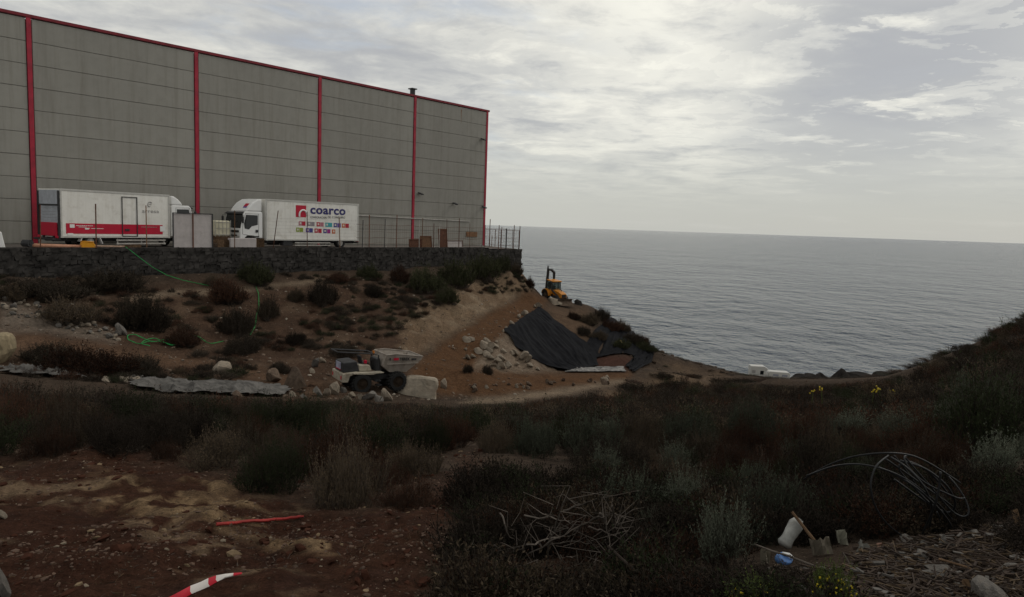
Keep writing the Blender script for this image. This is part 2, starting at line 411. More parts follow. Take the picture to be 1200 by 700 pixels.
def poly_mask(poly, soft=6.0, warp=5.0, wscale=None, seed=0):
    """soft mask over the terrain of an outline given in the photograph, laid on the ground it shows"""
    s = (GR * .045 + .05) if wscale is None else wscale
    wx = PX + warp * (fbm(np.log(GR) * 40, GA * 40, 1.2, 4, seed)); wy = PY + warp * .5 * (fbm(np.log(GR) * 40, GA * 40, 1.2, 4, seed + 50))
    n = len(poly); ins = np.zeros(PX.shape, bool); dmin = np.full(PX.shape, 1e9)
    for k in range(n):
        x0, y0 = poly[k]; x1, y1 = poly[(k + 1) % n]
        cond = ((y0 > wy) != (y1 > wy)) & (wx < (x1 - x0) * (wy - y0) / ((y1 - y0) or 1e-9) + x0); ins ^= cond
        L2 = (x1 - x0) ** 2 + (y1 - y0) ** 2; t = np.clip(((wx - x0) * (x1 - x0) + (wy - y0) * (y1 - y0)) / L2, 0, 1)
        dmin = np.minimum(dmin, np.hypot(wx - x0 - t * (x1 - x0), wy - y0 - t * (y1 - y0)))
    sd = np.where(ins, dmin, -dmin)
    return np.clip(sd / soft * .5 + .5, 0, 1)
vis = (GR < 120)
m_track = poly_mask([(480,440),(520,405),(560,380),(600,356),(622,345),(640,353),(632,360),(612,371),(590,387),(572,408),(545,436),(600,440),(660,440),(735,437),(735,444),(640,456),(560,462),(500,460),(470,445)], 6, 6, seed=3) * (GR > 33) * vis
m_bank = poly_mask([(470,390),(472,372),(505,354),(535,340),(570,328),(598,320),(614,318),(622,338),(600,350),(560,373),(522,396),(488,418),(470,425)], 6, 8, seed=5) * (GR > 36) * vis
m_rub = poly_mask([(540,437),(575,405),(592,390),(612,412),(640,428),(655,436),(600,440)], 6, 8, seed=6) * (GR > 36) * vis
m_path = poly_mask([(535,474),(560,467),(640,458),(715,446),(735,444),(728,450),(650,464),(600,472)], 3, 4, seed=7) * (GR > 30) * vis
m_slope = poly_mask([(0,350),(140,340),(240,335),(430,328),(480,340),(490,420),(480,450),(380,470),(330,460),(150,440),(0,425)], 14, 14, seed=8) * (GR > 24) * vis
m_ledge = poly_mask([(150,349),(215,340),(300,334),(345,328),(400,324),(400,328),(300,340),(225,347),(160,353)], 3, 4, seed=9) * (GR > 30) * vis
m_ltrk = poly_mask([(0,385),(60,398),(140,408),(220,418),(300,432),(390,455),(390,466),(300,446),(200,432),(100,420),(0,410)], 5, 6, seed=10) * (GR > 24) * vis
m_rubl = poly_mask([(0,345),(30,358),(60,372),(130,388),(135,402),(60,392),(0,385)], 6, 8, seed=12) * (GR > 24) * vis
m_front = poly_mask([(-200,545),(0,540),(110,524),(230,540),(300,575),(420,600),(480,590),(530,560),(560,540),(560,590),(515,640),(490,760),(-200,760)], 16, 26, seed=13) * (GR < 14)
m_right = poly_mask([(660,480),(760,440),(790,432),(850,440),(860,470),(780,480),(700,490)], 8, 14, seed=15) * (GR > 30) * vis
m_ridge = poly_mask([(640,360),(690,360),(690,400),(660,390)], 6, 8, seed=16) * (GR > 55) * vis
m_pit = poly_mask([(688,428),(700,414),(735,416),(748,424),(735,434),(700,434)], 4, 3, seed=17) * (GR > 45) * vis
# relief: lumps, cut-bank gullies, sand ridges
rel = fbm(GX, GY, 3.0, 5, 21) * .14 + fbm(GX, GY, .5, 4, 31) * .035 * np.clip(10 / GR, .5, 1)
rel *= np.clip((GR - 1) / 3, .15, 1)
m_out = poly_mask([(95,566),(140,560),(190,585),(255,562),(325,598),(250,610),(180,600)], 16, 34, seed=91) + poly_mask([(255,622),(340,630),(395,642),(400,660),(380,653),(320,640)], 8, 10, seed=92)
rel *= 1 - .75 * np.maximum(m_track, m_path)
rel += m_bank * (fbm(GX, GY, 1.3, 4, 41) * .5 + fbm(GX, GY, .5, 3, 42) * .22) + m_rub * fbm(GX, GY, .8, 4, 43) * .5 + m_slope * (fbm(GX, GY, 1.0, 4, 44) * .16 + fbm(GX, GY, .35, 3, 46) * .07)
rel += (1 - m_track) * np.clip((GR - 80) / 40, 0, 1) * fbm(GX, GY, 6, 5, 45) * .5
rel += m_front * (np.abs(fbm(GX * .6 + GY * .5, GY - GX * .2, .9, 4, 47)) * .09 + fbm(GX, GY, .16, 3, 49) * .03 + fbm(GX, GY, .6, 3, 48) * .10 + m_out * .05 * (1 + 1.6 * fbm(GX, GY, .22, 4, 52)))
GZ = GZ + rel
yx = (GX - CORNER.x) * e_.x + (GY - CORNER.y) * e_.y; yy = (GX - CORNER.x) * i_.x + (GY - CORNER.y) * i_.y
under = (yy > WALLY + .3) & (yx < WALLX1 + 2)
GZ = np.where(under, np.minimum(GZ, -3.0), GZ)
# keep the brow of the land no higher than the skyline the ridge, the shore and the right hill make
_sx = [560, 600, 612, 622, 634, 660, 692, 715, 740, 770, 800, 830, 870, 930, 985, 1040, 1075, 1110, 1150, 1200, 1300, 1600]
_sy = [200, 302, 317, 331, 346, 354, 358, 373, 389, 413, 422, 430, 440, 446, 445, 442, 430, 416, 399, 373, 330, 260]
_qx, _qy = proj(GX, GY, GZ)
_lim = np.interp(_qx, _sx, _sy) + fbm(GX, GY, 4, 3, 99) * 2.5
_dep = GY * math.cos(PITCH) - GZ * math.sin(PITCH)
GZ = np.where((GR > 24) & (_qx > 570) & (_qy < _lim), GZ - (_lim - _qy) / FPX * _dep, GZ)

def lerp3(c, t, col): return c * (1 - t[..., None]) + np.array(col) * t[..., None]
n1 = np.clip(fbm(GX, GY, 2.2, 5, 61) * 1.3 + .5, 0, 1); n2 = np.clip(fbm(GX, GY, .55, 4, 71) * 1.5 + .5, 0, 1); n3 = np.clip(fbm(GX, GY, .9, 5, 81) * 1.6 + .38, 0, 1)
soil = np.empty(GX.shape + (3,)); soil[:] = (.050, .037, .028)
soil = lerp3(soil, n1 * .6, (.072, .050, .036))
soil = lerp3(soil, m_slope * .9, (.070, .042, .028)); soil = lerp3(soil, m_slope * n2 * .55, (.046, .030, .022)); soil = lerp3(soil, m_slope * np.clip(fbm(GX, GY, 1.6, 5, 64) * 2.2 - .1, 0, 1) * .5, (.115, .079, .054))
soil = lerp3(soil, m_right * (.35 + .6 * n2), (.125, .085, .055))
soil = lerp3(soil, m_ridge, (.095, .062, .041))
soil = lerp3(soil, m_ledge, (.16, .12, .085)); soil = lerp3(soil, m_ltrk * .8, (.11, .066, .042)); soil = lerp3(soil, m_rubl * .85, (.155, .125, .10))
soil = lerp3(soil, m_bank, (.155, .109, .071)); soil = lerp3(soil, m_bank * n1 * .7, (.12, .078, .05)); soil = lerp3(soil, m_bank * np.clip(fbm(GX, GY, 1.0, 5, 66) * 2.5, 0, 1) * .7, (.235, .18, .125)); soil = lerp3(soil, m_rub, (.165, .125, .092)); soil = lerp3(soil, np.clip(m_track * 1.6, 0, 1), (.092, .049, .026)); soil = lerp3(soil, m_track * n2 * .4, (.072, .040, .023))
soil = lerp3(soil, m_path, (.175, .132, .094)); soil = lerp3(soil, m_pit, (.055, .027, .02))
fr = np.empty(GX.shape + (3,)); fr[:] = (.036, .0145, .010); fr = lerp3(fr, n1 * .6, (.056, .029, .018))
n4 = np.clip(fbm(GX, GY, .22, 4, 85) * 1.8 + .5, 0, 1)
sand = np.clip((n3 - .72) * 4, 0, 1) * np.clip((n4 - .2) * 1.6, 0, 1)
fr = lerp3(fr, sand * .8, (.20, .14, .088))
m_sand = np.maximum(poly_mask([(95,566),(140,560),(190,585),(255,562),(325,598),(250,610),(180,600)], 14, 34, seed=91), poly_mask([(255,622),(340,630),(395,642),(400,660),(380,653),(320,640)], 6, 10, seed=92)) * (GR < 14)
fr = lerp3(fr, m_sand * np.clip((n4 - .12) * 2.2, 0, 1) * (.45 + .55 * n2), (.27, .185, .105))
fr = lerp3(fr, np.clip((n4 - .75) * 3, 0, 1) * .5, (.035, .02, .016))
soil = soil * (1 - m_front[..., None]) + fr * m_front[..., None]
soil = lerp3(soil, np.clip((GR - 90) / 50, 0, 1) * .8, (.05, .04, .032))

def soil_material():
    m = bpy.data.materials.new('soil'); m.use_nodes = True; nt = m.node_tree; N = nt.nodes; L = nt.links; b = N['Principled BSDF']
    b.inputs['Roughness'].default_value = .95; b.inputs['Specular IOR Level'].default_value = .03
    at = N.new('ShaderNodeAttribute'); at.attribute_name = 'soil'
    tc = N.new('ShaderNodeTexCoord')
    def noise(s, d, r=.7):
        n = N.new('ShaderNodeTexNoise'); L.new(tc.outputs['Object'], n.inputs[0]); n.inputs['Scale'].default_value = s; n.inputs['Detail'].default_value = d; n.inputs['Roughness'].default_value = r; return n.outputs[0]
    def mr(v, a, b_, lo, hi):
        n = N.new('ShaderNodeMapRange'); L.new(v, n.inputs[0]); n.inputs[1].default_value = a; n.inputs[2].default_value = b_; n.inputs[3].default_value = lo; n.inputs[4].default_value = hi; return n.outputs[0]
    def mul(a, b_):
        n = N.new('ShaderNodeMath'); n.operation = 'MULTIPLY'; L.new(a, n.inputs[0]); L.new(b_, n.inputs[1]); return n.outputs[0]
    f = mul(mr(noise(9, 8), .3, .7, .55, 1.45), mr(noise(60, 4), .3, .7, .6, 1.4))
    f = mul(f, mr(noise(1.7, 6), .3, .7, .75, 1.25))
    vo = N.new('ShaderNodeTexVoronoi'); L.new(tc.outputs['Object'], vo.inputs[0]); vo.inputs['Scale'].default_value = 26
    peb = mr(vo.outputs['Distance'], .12, .30, 1.0, 0.0)
    sepc = N.new('ShaderNodeSeparateColor'); L.new(vo.outputs['Color'], sepc.inputs[0])
    few = mr(sepc.outputs[0], .72, .80, 0, 1); peb = mul(peb, few)
    vm = N.new('ShaderNodeVectorMath'); vm.operation = 'SCALE'; L.new(at.outputs['Color'], vm.inputs[0]); L.new(f, vm.inputs[3])
    mx = N.new('ShaderNodeMix'); mx.data_type = 'RGBA'; L.new(mul(peb, mr(noise(3, 2), .4, .6, .1, .6)), mx.inputs[0]); L.new(vm.outputs[0], mx.inputs[6]); mx.inputs[7].default_value = (.24, .19, .14, 1)
    L.new(mx.outputs[2], b.inputs['Base Color'])
    ad = N.new('ShaderNodeMath'); ad.operation = 'ADD'; L.new(noise(14, 10, .75), ad.inputs[0]); L.new(peb, ad.inputs[1])
    bp = N.new('ShaderNodeBump'); L.new(ad.outputs[0], bp.inputs['Height']); bp.inputs['Strength'].default_value = .9; bp.inputs['Distance'].default_value = .05
    L.new(bp.outputs[0], b.inputs['Normal'])
    return m
soilm = soil_material()
vid = np.arange(NR * NA).reshape(NR, NA)
quads = np.stack([vid[:-1, :-1], vid[:-1, 1:], vid[1:, 1:], vid[1:, :-1]], -1).reshape(-1, 4)[:, ::-1]
ground = mesh_np('ground', np.stack([GX, GY, GZ], -1).reshape(-1, 3), quads, soilm, smooth=True)
ca = ground.data.color_attributes.new('soil', 'FLOAT_COLOR', 'POINT')
ca.data.foreach_set('color', np.concatenate([soil.reshape(-1, 3), np.ones((NR * NA, 1))], 1).astype(np.float32).ravel())
tag(ground, 'dark brown scrubby hillside and valley running down to the sea', kind='structure')

def zt(x, y):
    r = math.hypot(x, y); a = math.atan2(x, y)
    fi = min(max(math.log(max(r, RMIN) / RMIN) / math.log(RMAX / RMIN) * (NR - 1), 0), NR - 1.001); fj = min(max((a + AMAX) / (2 * AMAX) * (NA - 1), 0), NA - 1.001)
    i, j = int(fi), int(fj); u, v = fi - i, fj - j
    return (GZ[i, j] * (1 - u) + GZ[i + 1, j] * u) * (1 - v) + (GZ[i, j + 1] * (1 - u) + GZ[i + 1, j + 1] * u) * v
def hit(px, py, start=2.0):
    """where the ground is first met along the line of sight through a place of the photograph"""
    D = pxdir(px, py); D = D / D.y; t = start; prev = None
    while t < 260:
        p = D * t; g = zt(p.x, p.y)
        if p.z <= g:
            if prev is None: return Vector((p.x, p.y, g))
            lo, hi = prev, t
            for _ in range(12):
                mid = (lo + hi) / 2; q = D * mid
                if q.z <= zt(q.x, q.y): hi = mid
                else: lo = mid
            q = D * hi; return Vector((q.x, q.y, zt(q.x, q.y)))
        prev = t; t *= 1.006
    p = D * 150; return Vector((p.x, p.y, zt(p.x, p.y)))
def pm(p): return p.y / FPX     # metres per photograph pixel at a point

# ------------------------------------------------------------------ sea
def build_sea():
    m = bpy.data.materials.new('sea_water'); m.use_nodes = True; nt = m.node_tree; N = nt.nodes; L = nt.links; b = N['Principled BSDF']
    b.inputs['Base Color'].default_value = (.030, .046, .070, 1); b.inputs['Roughness'].default_value = .14; b.inputs['IOR'].default_value = 1.33; b.inputs['Specular Tint'].default_value = (.33, .42, .57, 1)
    tc = N.new('ShaderNodeTexCoord')
    def noise(s, d, sx, sy, rot):
        mp = N.new('ShaderNodeMapping'); L.new(tc.outputs['Object'], mp.inputs[0]); mp.inputs[3].default_value = (sx, sy, 1); mp.inputs[2].default_value = (0, 0, rot)
        n = N.new('ShaderNodeTexNoise'); L.new(mp.outputs[0], n.inputs[0]); n.inputs['Scale'].default_value = s; n.inputs['Detail'].default_value = d; n.inputs['Roughness'].default_value = .6; return n.outputs[0]
    h = None
    for s, d, sx, sy, rot, w in ((.06, 5, 1.5, 1.0, .25, 4.2), (.25, 5, 1.2, 1.2, -.25, .9), (.02, 5, 1.7, 1.1, .15, 4.5), (.0055, 5, 1.8, 1.1, -.12, 9.0)):
        k = N.new('ShaderNodeMath'); k.operation = 'MULTIPLY'; L.new(noise(s, d, sx, sy, rot), k.inputs[0]); k.inputs[1].default_value = w
        if h is None: h = k.outputs[0]
        else:
            a = N.new('ShaderNodeMath'); a.operation = 'ADD'; L.new(h, a.inputs[0]); L.new(k.outputs[0], a.inputs[1]); h = a.outputs[0]
    bp = N.new('ShaderNodeBump'); L.new(h, bp.inputs['Height']); bp.inputs['Strength'].default_value = 1.0; bp.inputs['Distance'].default_value = 2.2
    L.new(bp.outputs[0], b.inputs['Normal'])
    n_r, n_a = 260, 200
    r = 60 * (60000 / 60) ** (np.arange(n_r) / (n_r - 1)); a = np.linspace(-R(80), R(80), n_a)
    gr, ga = np.meshgrid(r, a, indexing='ij'); x = gr * np.sin(ga); y = gr * np.cos(ga); z = np.full(x.shape, SEA)
    v = np.arange(n_r * n_a).reshape(n_r, n_a)
    q = np.stack([v[:-1, :-1], v[:-1, 1:], v[1:, 1:], v[1:, :-1]], -1).reshape(-1, 4)[:, ::-1]
    o = mesh_np('sea', np.stack([x, y, z], -1).reshape(-1, 3), q, m, smooth=True)
    tag(o, 'grey rippled sea reaching to the horizon', kind='structure')
build_sea()

# ------------------------------------------------------------------ yard, warehouse, retaining wall
def build_site():
    y = MB()
    y.add([site(-75, WALLY + .3), site(WALLX1 - .3, WALLY + .3), site(2, 5), site(2, 40), site(-75, 40)], [(0, 1, 2, 3, 4)])
    tag(y.build('yard', yardmat), 'gravel yard on the terrace before the warehouse', kind='structure')
    w = empty('warehouse', CORNER, ANG)
    tag(w, 'huge grey concrete panel warehouse with red vertical strips', 'warehouse')
    H = 15.1; BAY = 11.3; NB = 6; END = .42      # END: the seaward bay is a little shorter
    core = MB(); core.box((-BAY * NB / 2 - END / 2, 20.06, H / 2 - .05), (BAY * NB - .1 - END, 40, H - .3)); core.build('wall', joint, w)
    pan = None
    rows = [(H - .14 - 1.49 * k - 1.49, 1.49) for k in range(10)] + [(0.0, H - .14 - 14.9)]
    for bay in range(NB):
        x1 = -BAY * bay - .19 - (0 if bay else END); x0 = -BAY * (bay + 1) + .19
        for (z0, hh) in rows:
            if hh == 1.49 and pan:
                o = pan.copy(); C.objects.link(o); o.parent = w
                if bay == 0: o.scale.x = 1 - END / (BAY - .38)
            else:
                m = MB(); m.box((0, 0, hh / 2), (x1 - x0, .12, hh - .024)); o = m.build('wall_panel', concrete, w, bevel=.018)
                if hh == 1.49 and bay: pan = o
            o.location = ((x0 + x1) / 2, rng.uniform(-.006, .006), z0)
    for k in range(NB):
        m = MB(); m.box((0, -.045, H / 2), (.28, .16, H - .02)); o = m.build('red_strip', redpaint, w, bevel=.01); o.location.x = -BAY * k + (0 if k else -.16 - END)
    c = MB(); c.box((-BAY * NB / 2 + .05 - END / 2, .1, H + .02), (BAY * NB + .2 - END, .5, .2)); c.box((.02 - END, 20.36, H + .02), (.4, 40, .2)); c.build('roof_coping', darkred, w, bevel=.01)
    r = MB(); r.box((-BAY * NB / 2, 20.1, H - .35), (BAY * NB - .8, 39, .1)); r.build('roof', joint, w)
    v = MB(); v.cyl((-BAY - .02, .35, H), (-BAY - .02, .35, H + .72), .27, 12); v.box((-BAY - .02, .35, H + .75), (.66, .66, .1)); v.build('roof_vent', darkmetal, w)
    for (x, z) in ((-1.5, 11.9), (-10.6, 5.4), (-5.6, 4.6), (-1.0, 4.4)):
        m = MB(); m.box((0, -.16, 0), (.1, .2, .08)); m.box((0, -.42, -.06), (.42, .5, .14), rot=(.35, 0, .3)); o = m.build('wall_lamp', darkmetal, w, bevel=.02); o.location = (x, 0, z)
    m = MB(); m.tube([(-27, -.13, 2.95), (-18, -.13, 2.85), (-9, -.13, 2.75), (-3, -.13, 2.68)], .045, 6); m.build('conduit_pipe', paleSteel, w)
    m = MB(); m.box((-2.6, -.11, 1.25), (1.75, .07, .55)); m.build('rusty_plate', rustlight, w, bevel=.01)
    st = MB(); st.prism([(-4.75, 14.7), (-4.62, 14.7), (-4.66, 14.2), (-4.68, 13.2), (-4.71, 13.2), (-4.73, 14.3)], -.068, -.062); st.build('rust_stain', rustlight, w)
    # retaining wall of rough dark stone
    t = empty('retaining_wall', site(WALLX1, WALLY), ANG)
    tag(t, 'long low retaining wall of dark basalt rubble under the yard', 'retaining wall')
    L = 70.0
    k = MB(); k.box((-L / 2 - 2.6, .32, -1.1), (L - 5.2, .44, 2.5)); k.box((-2.6, .32, -1.25), (5.0, .44, 2.2))
    d = Vector((5.6, 13)).normalized(); aw = math.atan2(d.y, d.x)
    k.box((2.8, 6.5 + .3, -1.6), (14, .5, 3.0), rot=(0, 0, aw)); k.build('wall_core', mortar, t)
    vs, fs = [], []
    def stone(x, y, z, sx, sz, rz=0.0):
        b = np.array([(-1, -1, -1), (1, -1, -1), (1, 1, -1), (-1, 1, -1), (-1, -1, 1), (1, -1, 1), (1, 1, 1), (-1, 1, 1)], float) * .5
        b *= (sx, .34, sz); b[:, :] += nrs.uniform(-.16, .16, b.shape) * (sx, .34, sz)
        ca_, sa_ = math.cos(rz), math.sin(rz)
        b = np.stack([b[:, 0] * ca_ - b[:, 1] * sa_, b[:, 0] * sa_ + b[:, 1] * ca_, b[:, 2]], 1) + (x, y, z)
        o = len(vs) * 8; vs.append(b)
        fs.extend([(o, o + 3, o + 2, o + 1), (o + 4, o + 5, o + 6, o + 7), (o, o + 1, o + 5, o + 4), (o + 1, o + 2, o + 6, o + 5), (o + 2, o + 3, o + 7, o + 6), (o + 3, o, o + 4, o + 7)])
    z = -2.2
    while z < .12:
        hz_ = rng.uniform(.2, .3); x = -L
        while x < 0:
            sx = rng.uniform(.22, .5)
            top = .14 if x < -5 else -.18
            if z + hz_ / 2 < top + .05: stone(x + sx / 2, rng.uniform(-.03, .05), z + hz_ / 2 + rng.uniform(-.03, .03), sx * 1.02, hz_ * 1.02)
            x += sx * .97
        s = 0
        while s < 14:
            sx = rng.uniform(.25, .5); p = d * (s + sx / 2)
            if z + hz_ / 2 < -.15: stone(p.x + .05, p.y, z + hz_ / 2, sx, hz_, aw)
            s += sx
        z += hz_ * .93
    o = mesh_np('wall_stones', np.concatenate(vs), fs, stonedark, t); o['kind'] = 'stuff'
build_site()
def wall_x(px, off=0.0, py=288):
    """place along the retaining wall seen at a pixel column"""
    D = pxdir(px, py); n = i_; q = site(0, WALLY + off)
    s = q.dot(n) / D.dot(n); p = D * s
    return (p - CORNER).dot(e_), p.y

# ------------------------------------------------------------------ lettering
def text(body, size, origin, xaxis, up, parent, m, name='lettering', bold=0.0, width=None):
    cu = bpy.data.curves.new(name, 'FONT'); cu.body = body; cu.size = size; cu.offset = bold; cu.extrude = .002; cu.resolution_u = 3
    cu.space_character = 1.05
    tmp = bpy.data.objects.new(name, cu); C.objects.link(tmp)
    dg = bpy.context.evaluated_depsgraph_get(); dg.update()
    me = bpy.data.meshes.new_from_object(tmp.evaluated_get(dg)); bpy.data.objects.remove(tmp)
    me.name = name; me.materials.clear(); me.materials.append(m)
    x = Vector(xaxis).normalized(); u = Vector(up).normalized(); n = x.cross(u)
    kx = 1.0
    if width:
        xs = [v.co.x for v in me.vertices]; kx = width / (max(xs) - min(xs))
    o0 = Vector(origin)
    for v in me.vertices: v.co = o0 + x * v.co.x * kx + u * v.co.y + n * v.co.z
    o = bpy.data.objects.new(name, me); C.objects.link(o); o.parent = parent
    return o

def wheel(parent, x, y, z, r, w, m_rim, name='wheel'):
    m = MB(); prof = [(r * .62, -w / 2), (r * .93, -w / 2), (r, -w * .32), (r, w * .32), (r * .93, w / 2), (r * .62, w / 2)]
    n = 22; pts = []; fs = []
    for k in range(n):
        a = 2 * math.pi * k / n
        pts += [(q * math.cos(a), b, q * math.sin(a)) for q, b in prof]
    kk = len(prof)
    for k in range(n):
        for j in range(kk):
            j2 = (j + 1) % kk; k2 = (k + 1) % n; fs.append((k * kk + j, k * kk + j2, k2 * kk + j2, k2 * kk + j))
    m.add(pts, fs)
    if name == 'big_wheel':
        for k in range(18):
            a = 2 * math.pi * k / 18
            m.box((math.cos(a) * r * 1.0, w * .22, math.sin(a) * r * 1.0), (.07, w * .5, .09), rot=(0, -a, .5))
            m.box((math.cos(a + .17) * r * 1.0, -w * .22, math.sin(a + .17) * r * 1.0), (.07, w * .5, .09), rot=(0, -a - .17, -.5))
    o = m.build('wheel', black, parent); o.location = (x, y, z)
    h = MB(); h.tube([(0, -w * .30, 0), (0, w * .30, 0)], r * .64, 18); h.tube([(0, -w * .42, 0), (0, w * .42, 0)], r * .24, 12)
    h.build('rim', m_rim, o)
    return o

def truck_cab(t, x0, W, z0=.42, roof=2.72, fair=(.98, 1.18)):
    """cab-over cab: its back wall at x0, nose towards +x; fair = height and length of the wind deflector"""
    d = roof - 2.72
    prof = [(0, z0 + .35), (0, roof - .10), (.08, roof), (1.42, roof), (1.58, roof - .14), (1.80, 1.50 + d), (1.86, 1.2 + d), (1.88, z0 + .05), (1.76, z0), (1.56, z0), (1.48, z0 + .35), (1.3, z0 + .52), (.75, z0 + .52), (.58, z0 + .35)]
    m = MB(); m.prism([(x0 + a, b) for a, b in prof], -W / 2, W / 2); m.build('cab', white2, t, bevel=.05, seg=2)
    a = Vector((x0 + 1.595, 0, roof - .20)); b = Vector((x0 + 1.805, 0, 1.44 + d)); hw = W / 2 - .06; off = Vector((b.z - a.z, 0, -(b.x - a.x))).normalized(); off = Vector((abs(off.x), 0, abs(off.z)))
    q = [(a.x, -hw + .05, a.z), (a.x, hw - .05, a.z), (b.x, hw, b.z), (b.x, -hw, b.z)]
    m = MB(); m.add([Vector(p) + off * .014 for p in q] + [Vector(p) - off * .03 for p in q], [(0, 1, 2, 3), (7, 6, 5, 4), (0, 4, 5, 1), (1, 5, 6, 2), (2, 6, 7, 3), (3, 7, 4, 0)]); m.build('windscreen', glass, t)
    m = MB()
    for y in (-.35, .35): m.tube([tuple(Vector((b.x, y - .25, b.z + .04)) + off * .03), tuple(a.lerp(b, .45) + Vector((0, y + .2, 0)) + off * .03)], .012, 4)
    m.build('wiper', darkmetal, t)
    for s in (1, -1):
        y = s * (W / 2 + .004)
        m = MB(); m.prism([(x0 + .42, 1.72 + d), (x0 + .42, 2.44 + d), (x0 + 1.38, 2.46 + d), (x0 + 1.56, 1.78 + d), (x0 + 1.50, 1.42 + d), (x0 + 1.16, 1.36 + d), (x0 + .92, 1.60 + d)], y - .012, y + .012); m.build('side_window', glass, t)
        m = MB(); o_ = [(.34, .80), (.34, 2.54 + d), (1.44, 2.56 + d), (1.68, 1.6 + d), (1.68, 1.05), (1.3, 1.0)]
        m.tube([(x0 + p, y, q_) for p, q_ in o_ + o_[:1]], .012, 4); m.build('door_seam', darkmetal, t)
        m = MB(); m.box((x0 + .50, y + s * .02, 1.24 + d), (.2, .04, .2)); m.build('door_handle', darkmetal, t)
        m = MB(); m.tube([(x0 + 1.56, s * W / 2, 2.4 + d), (x0 + 1.78, s * (W / 2 + .2), 2.43 + d), (x0 + 1.78, s * (W / 2 + .2), 1.8 + d)], .018, 6)
        m.box((x0 + 1.78, s * (W / 2 + .21), 2.08 + d), (.09, .2, .5)); m.build('mirror', darkmetal, t, bevel=.015)
        m = MB(); m.box((x0 + 1.88, s * (W / 2 - .32), .82), (.04, .42, .2)); m.build('headlight', paleSteel, t, bevel=.02)
        m = MB(); m.box((x0 + .55, y + s * .01, .62), (.5, .05, .1)); m.box((x0 + .55, y + s * .01, .9), (.5, .04, .06)); m.build('cab_step', darkmetal, t)
    m = MB(); m.box((x0 + 1.89, 0, .52), (.1, W - .1, .2)); m.build('bumper', darkmetal, t, bevel=.03)
    m = MB(); m.box((x0 + 1.875, 0, 1.2 + d), (.03, W - .4, .16)); m.box((x0 + 1.885, 0, .95), (.03, W - .9, .10)); m.build('grille', darkmetal, t)
    h, l = fair
    f = MB(); fp = [(0, roof + .02), (0, roof + h), (.25 * l, roof + .97 * h), (.61 * l, roof + .68 * h), (.86 * l, roof + .32 * h), (l, roof + .02)]
    f.prism([(x0 + .02 + a_, b_) for a_, b_ in fp], -W / 2 + .06, W / 2 - .06); f.build('wind_deflector', white2, t, bevel=.09, seg=2)
    v = MB(); v.box((x0 + 1.64, 0, roof - .12), (.34, W - .1, .05), rot=(0, .5, 0)); v.build('sun_visor', darkmetal, t, bevel=.015)

def truck_box(t, Lb, W, z0, z1, m):
    b = MB(); b.box((Lb / 2, 0, (z0 + z1) / 2), (Lb, W, z1 - z0)); bx = b.build('cargo_box', m, t, bevel=.02)
    f = MB()
    for s in (-1, 1):
        for z in (z1 - .05, z0 + .06): f.box((Lb / 2, s * (W / 2 + .004), z), (Lb + .03, .05, .12))
        for x in (.05, Lb - .05): f.box((x, s * (W / 2 + .007), (z0 + z1) / 2), (.1, .05, z1 - z0 + .02))
    f.build('box_frame', mat_edge, t, bevel=.008)
    c = MB()
    for s in (-1, 1): c.box((Lb / 2 + .7, s * .42, z0 - .14), (Lb + 1.6, .1, .22))
    for x in np.linspace(.4, Lb - .2, 5): c.box((x, 0, z0 - .06), (.1, W - .2, .1))
    c.build('chassis', darkmetal, t)
mat_edge = mat('aluminium_edge', (.50, .49, .46), .5, .15, 3)

